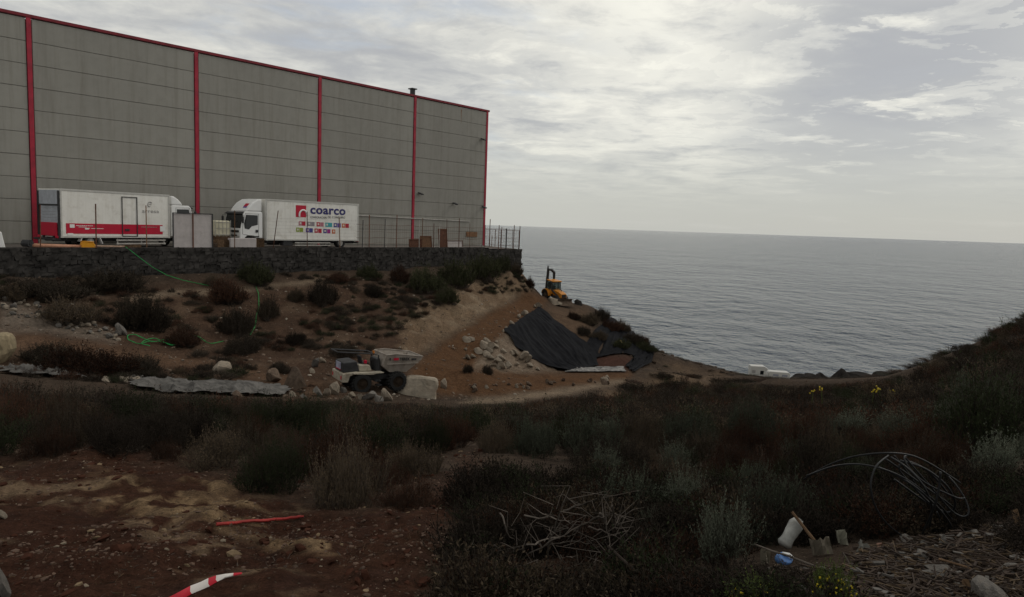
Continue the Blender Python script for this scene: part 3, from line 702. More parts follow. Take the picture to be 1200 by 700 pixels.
def left_truck():
    a = Vector((-28.56, 45.8, YARD)); ax = Vector((.508, .862, 0)).normalized(); rgt = Vector((ax.y, -ax.x, 0))
    W = 2.5
    t = empty('box_truck', a - rgt * (W / 2), math.atan2(ax.y, ax.x))
    tag(t, 'white box truck with a broad red band along its side and a tail lift', 'truck')
    L, z0, z1 = 7.5, .66, 3.73; y = -W / 2 - .006
    truck_box(t, L, W, z0, z1, white)
    def flat(name, x0, x1, za, zb, m, k=0.0):
        q = MB(); q.box(((x0 + x1) / 2, y - k, (za + zb) / 2), (x1 - x0, .012, zb - za)); return q.build(name, m, t)
    flat('red_band', .32, L - .55, .92, 1.58, truckred)
    for (x0, x1, za, zb) in ((4.0, 5.05, .78, 3.42),):
        q = MB()
        q.box(((x0 + x1) / 2, y - .02, zb), (x1 - x0, .04, .05)); q.box(((x0 + x1) / 2, y - .02, za), (x1 - x0, .04, .05))
        q.box((x0, y - .02, (za + zb) / 2), (.05, .04, zb - za + .05)); q.box((x1, y - .02, (za + zb) / 2), (.05, .04, zb - za + .05))
        dr = q.build('side_door', darkmetal, t)
        q = MB(); q.box((x0 + .33, y - .03, 1.2), (.3, .05, .14)); q.build('door_latch', darkmetal, dr, bevel=.01)
    flat('print_mark', .55, .85, 1.3, 1.52, white2, .01)
    for k in range(9): 
        x = .95 + k * .12; flat('print_line', x, x + .09, 1.42, 1.46, white2, .01)
    for (x, w, z) in ((1.1, .5, 1.34), (1.55, .28, 1.26), (1.9, .8, 1.25)): flat('print_line', x, x + w, z, z + .03, white2, .01)
    flat('print_mark', 1.5, 1.75, 1.2, 1.3, white2, .012)
    for k in range(10): flat('print_line', 5.35 + k * .12, 5.44 + k * .12, 1.40, 1.44, greyprint, .01)
    flat('white_plate', L - .75, L - .35, 1.12, 1.5, white2, .012); flat('white_plate', .4, .75, .80, .95, white2, .012)
    text('arresa', .36, (5.42, y - .012, 2.42), (1, 0, 0), (0, 0, 1), t, greyprint, width=1.25)
    q = MB(); q.tube([(6.05 + .13 * math.cos(u) - .02 * u, y - .012, 3.0 + .17 * math.sin(u)) for u in np.linspace(.6, 5.4, 14)], .028, 4)
    q.tube([(5.95, y - .012, 2.98), (6.12, y - .012, 3.0)], .022, 4); q.build('print_emblem', greyprint, t)
    # rear: shutter with upper panel, tail lift, lights
    q = MB(); q.box((-.02, 0, 3.2), (.06, W - .16, .9)); q.build('rear_header', greywhite, t, bevel=.01)
    q = MB()
    for k in range(9): q.box((-.02, 0, .98 + k * .2), (.05, W - .3, .185))
    q.build('rear_shutter', greywhite, t, bevel=.012)
    q = MB(); q.box((-.12, -.1, 1.18), (.08, W - .6, .85)); q.build('rear_red_panel', truckred, t, bevel=.015)
    q = MB(); q.box((-.06, 0, 2.72), (.1, W - .1, .09)); q.box((-.06, W / 2 - .06, 2.1), (.1, .1, 3.0)); q.box((-.06, -W / 2 + .06, 2.1), (.1, .1, 3.0)); q.build('rear_frame', darkmetal, t)
    q = MB(); q.box((-.2, 0, .55), (.5, W - .2, .12)); q.box((-.1, .6, .8), (.1, .12, .5)); q.box((-.1, -.6, .8), (.1, .12, .5)); q.build('tail_lift', darkmetal, t, bevel=.01)
    for s in (1, -1):
        q = MB(); q.box((-.14, s * (W / 2 - .2), .7), (.08, .3, .14)); q.build('tail_light', truckred, t, bevel=.015)
    for x in (1.9, 8.55):
        for s in (1, -1): wheel(t, x, s * (W / 2 - .28), .42, .42, .3 if x > 3 else .5, paleSteel)
    for s in (1, -1):
        q = MB(); q.box((2.55, s * (W / 2 - .2), .5), (.04, .45, .5), rot=(0, -.4, 0)); q.build('mud_flap', white2, t, bevel=.008)
        q = MB(); q.box((1.28, s * (W / 2 - .2), .55), (.04, .4, .3), rot=(0, .4, 0)); q.build('mud_flap', white2, t, bevel=.008)
        q = MB(); q.box((5.4, s * (W / 2 - .04), .50), (3.6, .03, .1)); q.box((5.4, s * (W / 2 - .04), .27), (3.6, .03, .1))
        for x in (3.7, 5.4, 7.1): q.box((x, s * (W / 2 - .075), .39), (.06, .035, .42))
        q.build('side_guard', paleSteel, t, bevel=.008)
    truck_cab(t, L + .22, 2.35, roof=3.02, fair=(.66, .95))

def right_truck():
    K_ = 1.045; rear = Vector((-12.95 * K_, 60.5 * K_, YARD)); front = Vector((-18.39 * K_, 53.9 * K_, YARD)); ax = (front - rear).normalized(); lft = Vector((-ax.y, ax.x, 0)); W = 2.6
    t = empty('box_truck', rear - lft * (W / 2), math.atan2(ax.y, ax.x))
    tag(t, 'white box truck lettered coarco with rows of small coloured squares', 'truck')
    L = (front - rear).length; z0, z1 = .60, 3.78
    truck_box(t, L, W, z0, z1, white)
    y = W / 2 + .006
    def X(px): # distance along the side for a pixel column of the photograph
        D = pxdir(px, 260); D = D / D.y; o = rear.xy; a2 = ax.xy
        s = (D.x * o.y - o.x) / (a2.x - D.x * a2.y); return s
    def Z(px, py):
        s = X(px); d = rear.y + ax.y * s; return P(px, py, d).z - YARD
    def sq(px0, py0, px1, py1, m, name, k=0.0):
        x0, x1 = X(px0), X(px1); za = Z(px0, py1); zb = Z(px0, py0)
        q = MB(); q.box(((x0 + x1) / 2, y + k, (za + zb) / 2), (abs(x1 - x0), .012, zb - za)); return q.build(name, m, t)
    sq(346.5, 240.5, 358.6, 254.5, truckred, 'logo_square')
    ringc = Vector((X(355), y + .012, Z(355, 251)))
    q = MB(); pts = []
    for k in range(11):
        a = math.pi * .02 + math.pi * k / 10 * 1.08; pts.append((ringc.x - .36 * math.cos(a), y + .014, ringc.z - .1 + .42 * math.sin(a)))
    q.tube(pts, .075, 6)
    q.build('logo_arc', white2, t)
    z_ = Z(364, 250.3)
    text('coarco', .98, (X(363.2), y + .012, z_), (-1, 0, 0), (0, 0, 1), t, navy, bold=.028, width=abs(X(404.5) - X(363.2)))
    for w_, pa, pb in (('CORPORACION', 363.4, 382.5), ('DE', 384, 387.2), ('CONSUMO', 388.8, 404)):
        text(w_, .26, (X(pa), y + .012, Z(pa, 255.9)), (-1, 0, 0), (0, 0, 1), t, darkmetal, width=abs(X(pb) - X(pa)))
    cols = {'r': (.42, .02, .04), 'p': (.42, .16, .2), 'g': (.25, .22, .24), 't': (.05, .33, .36), 'b': (.05, .05, .22), 'v': (.12, .07, .3), 'o': (.5, .13, .04), 'n': (.23, .3, .03), 'm': (.3, .03, .2), 'w': (.6, .55, .5)}
    mm = {k: mat('print_' + n_, c, .5) for (k, c), n_ in zip(cols.items(), ('red', 'pink', 'grey', 'teal', 'blue', 'violet', 'orange', 'green', 'magenta', 'pale'))}
    row1 = [(350, 'p'), (354, 'r'), (360.3, 'g'), (364.6, 'g'), (371, 'r'), (375.3, 'p'), (381.3, 't'), (385.3, 't'), (391, 'b'), (395.4, 'v'), (400.6, 'o'), (404.9, 'r')]
    for i, (px, c) in enumerate(row1):
        py = 259.4 + (px - 350) * .052; sq(px, py, px + 3.9, py + 5, mm[c], 'print_square')
        if i % 2 == 0: sq(px + 1.1, py + 1.2, px + 2.9, py + 3.5, mm['w'], 'print_mark', .008)
    row2 = [(347, 'n'), (351.3, 'n'), (358.5, 'v'), (362.7, 'b'), (368.6, 'r'), (373, 'r'), (379, 'b'), (383.4, 'm'), (389, 'o')]
    for i, (px, c) in enumerate(row2):
        py = 266.8 + (px - 347) * .052; sq(px, py, px + 3.9, py + 5, mm[c], 'print_square')
        if i % 2 == 0: sq(px + 1.1, py + 1.2, px + 2.9, py + 3.5, mm['w'], 'print_mark', .008)
    for k in range(1, 7):      # faint plank seams low on the side
        q = MB(); q.box((L / 2, y - .004, z0 + .12 + k * .27), (L - .3, .012, .012)); q.build('side_seam', mat_edge, t)
    for x in (1.8, L + 1.3):
        for s in (1, -1): wheel(t, x, s * (W / 2 - .28), .44, .44, .3 if x > 3 else .5, paleSteel)
    for s in (1, -1):
        q = MB(); q.box((4.6, s * (W / 2 - .05), .42), (3.4, .04, .1)); q.box((4.6, s * (W / 2 - .05), .22), (3.4, .04, .08)); q.build('side_guard', paleSteel, t, bevel=.008)
        q = MB(); q.box((6.9, s * (W / 2 - .35), .4), (.9, .5, .45)); q.build('fuel_tank', darkmetal, t, bevel=.05)
        q = MB(); q.box((-.05, s * (W / 2 - .25), .6), (.08, .34, .14)); q.build('tail_light', truckred, t, bevel=.01)
    q = MB(); q.box((-.02, .58, 2.1), (.05, 1.1, 2.8)); q.box((-.02, -.58, 2.1), (.05, 1.1, 2.8)); q.build('rear_doors', white, t, bevel=.01)
    q = MB(); q.box((-.05, 0, .45), (.12, W - .2, .12)); q.build('rear_bumper', darkmetal, t, bevel=.01)
    truck_cab(t, L + .25, 2.5, roof=2.78, fair=(.98, 1.3))
    # small red and blue print on the deflector
    q = MB(); q.box((L + .25 + .985, .62, 3.27), (.30, .5, .02), rot=(0, .82, 0)); q.build('deflector_print', truckred, t)
    q = MB(); q.box((L + .25 + 1.135, .66, 3.10), (.12, .5, .02), rot=(0, .82, 0)); q.build('deflector_print', mm['v'], t)
left_truck(); right_truck()

# ------------------------------------------------------------------ fence, sheets and clutter along the terrace edge
def build_fence():
    t = empty('wire_fence', site(0, WALLY + .12), ANG)
    tag(t, 'rusty post and wire fence standing on the dark stone retaining wall', 'fence')
    specs = [(47, 240, 47.3, rust, .05), (112, 239, 112.8, rust, .06), (171, 241, 172, rustlight, .05), (275, 247, 275, rustlight, .05), (326, 247, 320, rust, .05), (360, 248, 360, rust, .05), (397.5, 255, 398.5, rustlight, .05),
             (425.5, 258, 424.5, darkmetal, .05), (433, 252, 432.5, rust, .055), (426.8, 259, 426.5, paleSteel, .03), (451.5, 257, 450.5, darkmetal, .045), (452.8, 259, 452.5, paleSteel, .03), (465.3, 252, 464.5, rust, .06), (491.6, 258, 491.2, paleSteel, .05), (495.4, 256, 494.6, rustlight, .05), (508.6, 262, 508, rust, .05), (509.6, 262, 509.4, paleSteel, .03), (515.3, 262, 514.8, paleSteel, .05), (523.8, 257, 523.5, rust, .04), (538.5, 256, 537.6, rust, .055), (550.7, 262, 550.4, rustlight, .03)]
    info = []
    for px, top, pxb, m, w in specs:
        xb, d = wall_x(pxb, .12); xt, d2 = wall_x(px, .12, top); zt_ = P(px, top, d2).z - YARD
        q = MB(); q.tube([(xb, 0, .0), (xt, 0, zt_)], w * .62, 6); q.build('post', m, t); info.append((px, xb))
    xa, _ = wall_x(418, .12); xb, _ = wall_x(566, .12)
    for z, r, nm in ((2.05, .012, 'rail_wire'), (1.45, .008, 'rail_wire'), (.95, .014, 'rail_wire'), (.5, .008, 'rail_wire')):
        q = MB(); n = 30; q.tube([(xa + (xb - xa) * k / n, 0.06, z + rng.uniform(-.02, .02) - .03 * math.sin(k)) for k in range(n + 1)], r, 4); q.build(nm, rust, t)
    q = MB(); n = 60
    for k in range(n): 
        x = xa + (xb - xa) * (k + .5) / n; q.tube([(x, .07, .1), (x, .07, 2.05)], .0055, 3)
    o = q.build('wire_mesh', rust, t)
    # welded mesh fence round the seaward end
    t = empty('mesh_fence', site(WALLX1, WALLY + .15), ANG)
    tag(t, 'rusty welded mesh fence with leaning posts at the seaward corner', 'fence')
    for px, top, m, w, b in ((568, 264, rust, .05, 287), (573.6, 257, rust, .06, 287), (576.3, 276, rustlight, .05, 287), (584.3, 264, rust, .06, 297), (587.5, 266, rust, .05, 296), (593, 268, darkmetal, .09, 296), (602, 264, rust, .06, 297), (608.7, 265, rust, .06, 295)):
        x, d = wall_x(px, .15); z = P(px, top, d).z - YARD; zb = P(px, b, d).z - YARD
        q = MB(); q.tube([(x - WALLX1 - .05 * rng.random(), 0, max(-.5, zb - .2)), (x - WALLX1, 0, z)], w * .65, 6); q.build('post', m, t)
    def panel(px0, px1, ztop, zbot, n, mm, r=.012):
        x0 = wall_x(px0, .15)[0] - WALLX1; x1 = wall_x(px1, .15)[0] - WALLX1
        q = MB()
        for k in range(n + 1):
            x = x0 + (x1 - x0) * k / n; q.tube([(x, .05, zbot), (x, .05, ztop + rng.uniform(0, .05))], r * .6, 3)
        for k in range(mm + 1):
            z = zbot + (ztop - zbot) * k / mm; q.tube([(x0, .06, z), ((x0 + x1) / 2, .06, z + rng.uniform(-.03, .03)), (x1, .06, z)], r * (1.5 if k in (0, mm) else .8), 4)
        q.build('mesh_panel', rust, t)
    panel(567, 584, 2.0, .1, 16, 8, .010); panel(584, 594, 2.0, -.35, 10, 7); panel(592, 609, 1.95, -.45, 16, 6)
    # return side, running back along the seaward edge
    d = Vector((5.6, 13, 0)).normalized(); q = MB()
    for k in range(9):
        p = d * (k * 1.5); q.tube([(p.x, p.y, -.2), (p.x, p.y, 1.9)], .035, 5)
    q.build('back_posts', rust, t); q = MB()
    for z in (.2, 1.0, 1.85): q.tube([(0, 0, z), tuple(d * 12 + Vector((0, 0, z)))], .014, 4)
    q.build('back_wires', rust, t)
build_fence()

def on_edge(px, off, py=288):
    x, d = wall_x(px, off, py); return x
def clutter():
    # pale sheet screen
    x0, x1 = on_edge(203, .2), on_edge(249, .2); w = x1 - x0
    t = empty('sheet_screen', site(x0, WALLY + .2), ANG)
    tag(t, 'pale boarded screen of two sheets on dark posts between the two trucks', 'screen')
    for k in (0, 1):
        q = MB(); q.box((w * (.245 + .505 * k) + .03, .03, 1.28), (w * .49, .03, 2.3), rot=(0, 0, .01 * k)); q.build('sheet', fenceboard, t, bevel=.006)
    for x, m in ((0, darkmetal), (w * .495, rust), (w, darkmetal)):
        q = MB(); q.box((x, -.01, 1.22), (.07, .06, 2.48)); q.build('post', m, t)
    q = MB(); q.box((w / 2, -.01, 2.47), (w + .05, .06, .05)); q.build('top_rail', darkmetal, t)
    # pale tank behind
    x = on_edge(257, 3.2); t = empty('liquid_tank', site(x, WALLY + 3.2), ANG)
    tag(t, 'pale yellow plastic tank beside the front of the coarco truck', 'tank')
    tm = mat('pale_plastic', (.58, .54, .40), .6, .2, 2); q = MB(); q.box((0, 0, 1.45), (1.2, 1.1, 1.15)); q.build('tank', tm, t, bevel=.12, seg=3)
    q = MB()
    for k in range(5): q.box((-.6 + .3 * k, -.57, 1.45), (.03, .03, 1.2))
    for z in (1.0, 1.45, 1.9): q.box((0, -.57, z), (1.24, .035, .03))
    q.build('cage', paleSteel, t); q = MB(); q.box((0, 0, .45), (1.25, 1.15, .86)); q.build('stand', brownwood, t, bevel=.03)
    # concrete blocks below the cab
    for px, w, h, lab in ((282, 2.9, .80, 'pale block standing below the cab of the coarco truck'), ):
        x = (on_edge(268.5, .75) + on_edge(299, .75)) / 2; w = on_edge(299, .75) - on_edge(268.5, .75); t = MB(); t.box((0, 0, h / 2), (w, .4, h)); o = t.build('concrete_block', fenceboard, None, bevel=.03); o.location = site(x, WALLY + .75); o.rotation_euler.z = ANG
        tag(o, lab, 'block')
    for px, off, sx, sy, sz, m, lab, cat, nm in (
        (260, 1.0, 1.1, .6, .72, brownwood, 'brown broken crate left of the pale block by the truck cab', 'crate', 'broken_crate'),
        (302, .9, .8, .5, .80, brownwood, 'brown wooden drum right of the pale block by the truck cab', 'drum', 'wooden_drum'),
        (155, .5, 1.0, .4, .34, brownwood, 'brown wooden case under the side of the red banded truck', 'case', 'wooden_case')):
        t = empty(nm, site(on_edge(px, off), WALLY + off), ANG + rng.uniform(-.15, .15)); tag(t, lab, cat)
        for k in range(4):
            q = MB(); q.box((-sx / 2 + sx * (k + .5) / 4, -sy / 2, sz / 2), (sx / 4 - .02, .03, sz * rng.uniform(.8, 1))); q.build('plank', m, t)
            q = MB(); q.box((-sx / 2 + sx * (k + .5) / 4, sy / 2, sz / 2), (sx / 4 - .02, .03, sz * rng.uniform(.8, 1))); q.build('plank', m, t)
        q = MB(); q.box((0, 0, sz * .3), (sx - .04, sy - .05, sz * .55)); q.build('filling', rockbrown, t, bevel=.05)
    # pipe, yellow box, roll at the left
    x0, x1 = on_edge(33, .45), on_edge(96, .5)
    q = MB(); q.tube([(x0, 0, .27), ((x0 + x1) / 2, .02, .22), (x1, .1, .19)], [.13, .12, .1], 8); o = q.build('orange_pipe', mat('faded_orange', (.48, .24, .15), .6, .3, 3), None, smooth=True); o.location = site(0, WALLY + .45); o.rotation_euler.z = ANG
    tag(o, 'long faded orange pipe lying on the wall left of the yellow box', 'pipe')
    x0, x1 = on_edge(110, .45), on_edge(150, .5)
    q = MB(); q.tube([(x0, 0, .22), (x1, .1, .18)], .07, 6); o = q.build('wooden_pole', mat('pale_orange_wood', (.42, .28, .2), .7, .3, 3), None); o.location = site(0, WALLY + .4); o.rotation_euler.z = ANG
    tag(o, 'pale pole lying on the wall right of the yellow box', 'pole')
    x = on_edge(103, .55); t = empty('yellow_box', site(x, WALLY + .55), ANG); tag(t, 'bright yellow plastic box on the wall under the red banded truck', 'box')
    q = MB(); q.prism([(-.42, .12), (-.34, .5), (.25, .46), (.45, .2), (.4, .1)], -.2, .2); q.build('tub', plasticyellow, t, bevel=.03); q = MB(); q.box((-.03, 0, .5), (.66, .44, .05), rot=(0, .06, 0)); q.build('lid', plasticyellow, t, bevel=.015)
    x = on_edge(32, .5); q = MB(); q.tube([(0, -.25, .38), (0, .25, .38)], .22, 10); q.tube([(0, -.28, .38), (0, .28, .38)], .1, 8); o = q.build('cable_drum', darkmetal, None); o.location = site(x, WALLY + .5); o.rotation_euler.z = ANG + .5
    tag(o, 'dark round drum at the left end of the orange pipe', 'drum')
    x = on_edge(1, 2.5); t = empty('white_barrier', site(x - .2, WALLY + 2.5), ANG); tag(t, 'white plastic barrier at the far left edge of the yard', 'barrier')
    q = MB(); q.prism([(-.35, 0), (-.3, .3), (-.22, 1.0), (.22, 1.0), (.34, .3), (.4, 0)], -.2, .2); q.build('body', white2, t, bevel=.05); q = MB(); q.box((.05, -.17, .55), (.35, .02, .08)); q.build('band', greyprint, t)
    # rusty sheets and heap by the fence
    for px, off, w, h, m, lab in ((487, .9, 1.5, .85, rust, 'low rusty sheet leaning behind the fence by the red strip'), (499, 1.0, 1.5, 1.15, rustlight, 'pale rusty sheet leaning behind the pale fence posts'), (519.5, .8, 1.1, 1.85, rust, 'tall rusty door sheet leaning behind the fence'), (533, 1.6, 2.2, .75, fenceboard, 'pale low board behind the fence left of the rusty plate')):
        t = empty('leaning_sheet', site(on_edge(px, off), WALLY + off, .02), 0, rot=(-.10, 0, ANG)); tag(t, lab, 'metal sheet', 'scrap sheets behind the fence')
        q = MB(); q.box((0, 0, h / 2), (w, .03, h)); q.build('sheet', m, t)
        q = MB(); q.box((0, -.03, h - .05), (w, .05, .06)); q.box((-w / 2 + .03, -.03, h / 2), (.05, .05, h)); q.box((w / 2 - .03, -.03, h / 2), (.05, .05, h)); q.build('edge_frame', rust, t)
    for px, off, r in ((447.5, .5, .16), (452.5, .45, .22)):
        pass
clutter()

# ------------------------------------------------------------------ dumper
mudrim = mat('muddy_rim', (.040, .029, .021), .95, .4, 5, spec=.05)
def dumper():
    c = hit(436, 458, 20)
    hd = Vector((.84, .54, 0)).normalized(); g = c + Vector((-.12, .6, 0)); g.z = zt(g.x, g.y)
    t = empty('site_dumper', (g.x, g.y, g.z - .03), 0, rot=(0, R(1.5), math.atan2(hd.y, hd.x)))
    t.scale = (.83, .83, .83)
    tag(t, 'cream and grey site dumper with its skip facing right and roll bar folded back', 'dumper')
    k = 1.0
    for x in (-.95, 1.15):
        for s in (1, -1): wheel(t, x, s * .78, .50, .52, .42, mudrim, 'big_wheel')
    q = MB(); q.box((-.6, 0, .72), (2.1, .9, .3)); q.box((.9, 0, .70), (1.3, .6, .3)); q.cyl((.15, 0, .45), (.15, 0, .95), .16, 10); q.build('chassis', darkmetal, t, bevel=.02)
    q = MB(); q.prism([(-2.05, .62), (-2.05, 1.10), (-1.15, 1.16), (-1.15, 1.05), (-1.62, .95), (-1.72, .60)], -.86, .86); q.build('rear_counterweight', cream, t, bevel=.04, seg=2)
    for s in (1, -1):
        q = MB(); q.box((-2.07, s * .66, .86), (.03, .1, .2)); q.build('tail_light', truckred, t, bevel=.01)
        q = MB(); q.prism([(-1.5, 1.13), (.25, 1.10), (.3, 1.05), (-.2, 1.02), (-.35, .98), (-1.45, 1.05)], s * .52, s * .98); q.build('fender', cream, t, bevel=.015)
        q = MB(); q.box((-.05, s * .82, .62), (.35, .3, .06)); q.box((.05, s * .82, .38), (.3, .28, .05)); q.build('step', darkmetal, t)
    q = MB(); q.prism([(-1.98, 1.12), (-1.95, 1.66), (-1.2, 1.72), (-1.02, 1.14)], -.66, .66); q.build('engine_cover', darkmetal, t, bevel=.05, seg=2)
    q = MB(); q.box((-1.985, .05, 1.42), (.03, .72, .4)); q.build('white_notice', mat('blue_white_notice', (.38, .38, .48), .5, .4, 3), t, bevel=.005)
    q = MB(); q.box((-1.99, .05, 1.24), (.035, .72, .05)); q.build('notice_stripe', truckred, t)
    q = MB(); q.prism([(-1.05, 1.12), (-1.08, 1.5), (-.42, 1.45), (-.3, 1.12)], -.62, -.18); q.build('side_tank', cream, t, bevel=.04)
    q = MB(); q.prism([(-1.05, 1.12), (-1.08, 1.4), (-.42, 1.4), (-.3, 1.12)], -.1, .62); q.build('side_cover', darkmetal, t, bevel=.04)
    q = MB(); q.box((-.55, 0, 1.5), (.48, .5, .12)); q.box((-.8, 0, 1.72), (.12, .48, .42), rot=(0, -.2, 0)); q.build('seat', black, t, bevel=.04)
    q = MB(); q.tube([(-.02, 0, 1.1), (-.12, 0, 1.62)], .035, 6); q.tube([(-.12 + .03 * math.sin(a), .17 * math.cos(a), 1.66 + .17 * math.sin(a) * .5) for a in np.linspace(0, 6.283, 13)], .016, 5); q.build('steering_wheel', black, t)
    q = MB(); q.prism([(-.02, 1.05), (.02, 1.75), (.2, 1.8), (.3, 1.05)], -.5, .5); q.build('dash_panel', darkmetal, t, bevel=.03)
    # roll bar folded back over the engine
    q = MB()
    for s in (1, -1): q.tube([(.12, s * .52, 1.1), (.10, s * .52, 1.98), (-.15, s * .52, 2.06), (-2.25, s * .52, 2.24)], .042, 6)
    q.tube([(-2.25, -.52, 2.24), (-2.25, .52, 2.24)], .042, 6); q.tube([(-.15, -.52, 2.06), (-.15, .52, 2.06)], .03, 6); q.build('roll_bar', darkmetal, t)
    q = MB(); q.cyl((-.2, -.52, 2.1), (-.2, -.52, 2.24), .06, 8); q.build('beacon', mat('amber_beacon', (.5, .16, .02), .3), t)
    q = MB(); q.box((-.62, -.42, 1.62), (.16, .14, .2)); q.build('red_can', truckred, t, bevel=.03)
    # skip
    ext = [(.28, 1.38), (.42, 2.02), (1.0, 2.06), (2.62, 1.86), (2.55, 1.70), (1.75, .98), (.72, 1.02)]
    q = MB()
    W = .92; n = len(ext)
    out = [(x, -W * (1 if z > 1.5 else .72), z) for x, z in ext] + [(x, W * (1 if z > 1.5 else .72), z) for x, z in ext]
    inn = [(.36, 1.45), (.48, 2.0), (1.0, 2.03), (2.5, 1.86), (2.4, 1.72), (1.7, 1.06), (.78, 1.10)]
    fs = [(i, i + n, (i + 1) % n + n, (i + 1) % n) for i in range(n) if i not in (1, 2)]
    fs += [tuple(range(n)), tuple(range(2 * n - 1, n - 1, -1))]
    q.add(out, fs)
    q.add([(x, y * .94, z) for (x, z), y in zip(inn, [o_[1] for o_ in out[:n]])] + [(x, -y * .94, z) for (x, z), y in zip(inn, [o_[1] for o_ in out[:n]])], [tuple(reversed(f)) for f in fs])
    sk = q.build('skip', dumpgrey, t, bevel=.0)
    q = MB()
    for s in (1, -1): q.tube([(.42, s * .93, 2.03), (1.0, s * .93, 2.07), (2.62, s * .93, 1.87)], .035, 6)
    q.tube([(.42, -.93, 2.03), (.42, .93, 2.03)], .035, 6); q.tube([(2.62, -.93, 1.87), (2.62, .93, 1.87)], .03, 6); q.build('skip_rim', dumpgrey, sk)
    q = MB()
    for s in (1, -1): q.box((1.4, s * .905, 1.52), (1.9, .06, .05))
    q.build('skip_rib', dumpgrey, sk)
    text('TEREX', .21, (1.18, -.955, 1.72), (1, 0, -.05), (0, 0, 1), sk, black, bold=.008, width=.62)
    for s in (1,): 
        q = MB(); q.box((.98, -.955, 1.79), (.30, .012, .13)); q.build('skip_badge', truckred, sk); q = MB(); q.box((.62, -.945, 1.80), (.07, .012, .15)); q.build('skip_mark', black, sk); q = MB(); q.box((2.05, -.955, 1.74), (.3, .012, .09)); q.build('skip_mark', darkmetal, sk)
dumper()

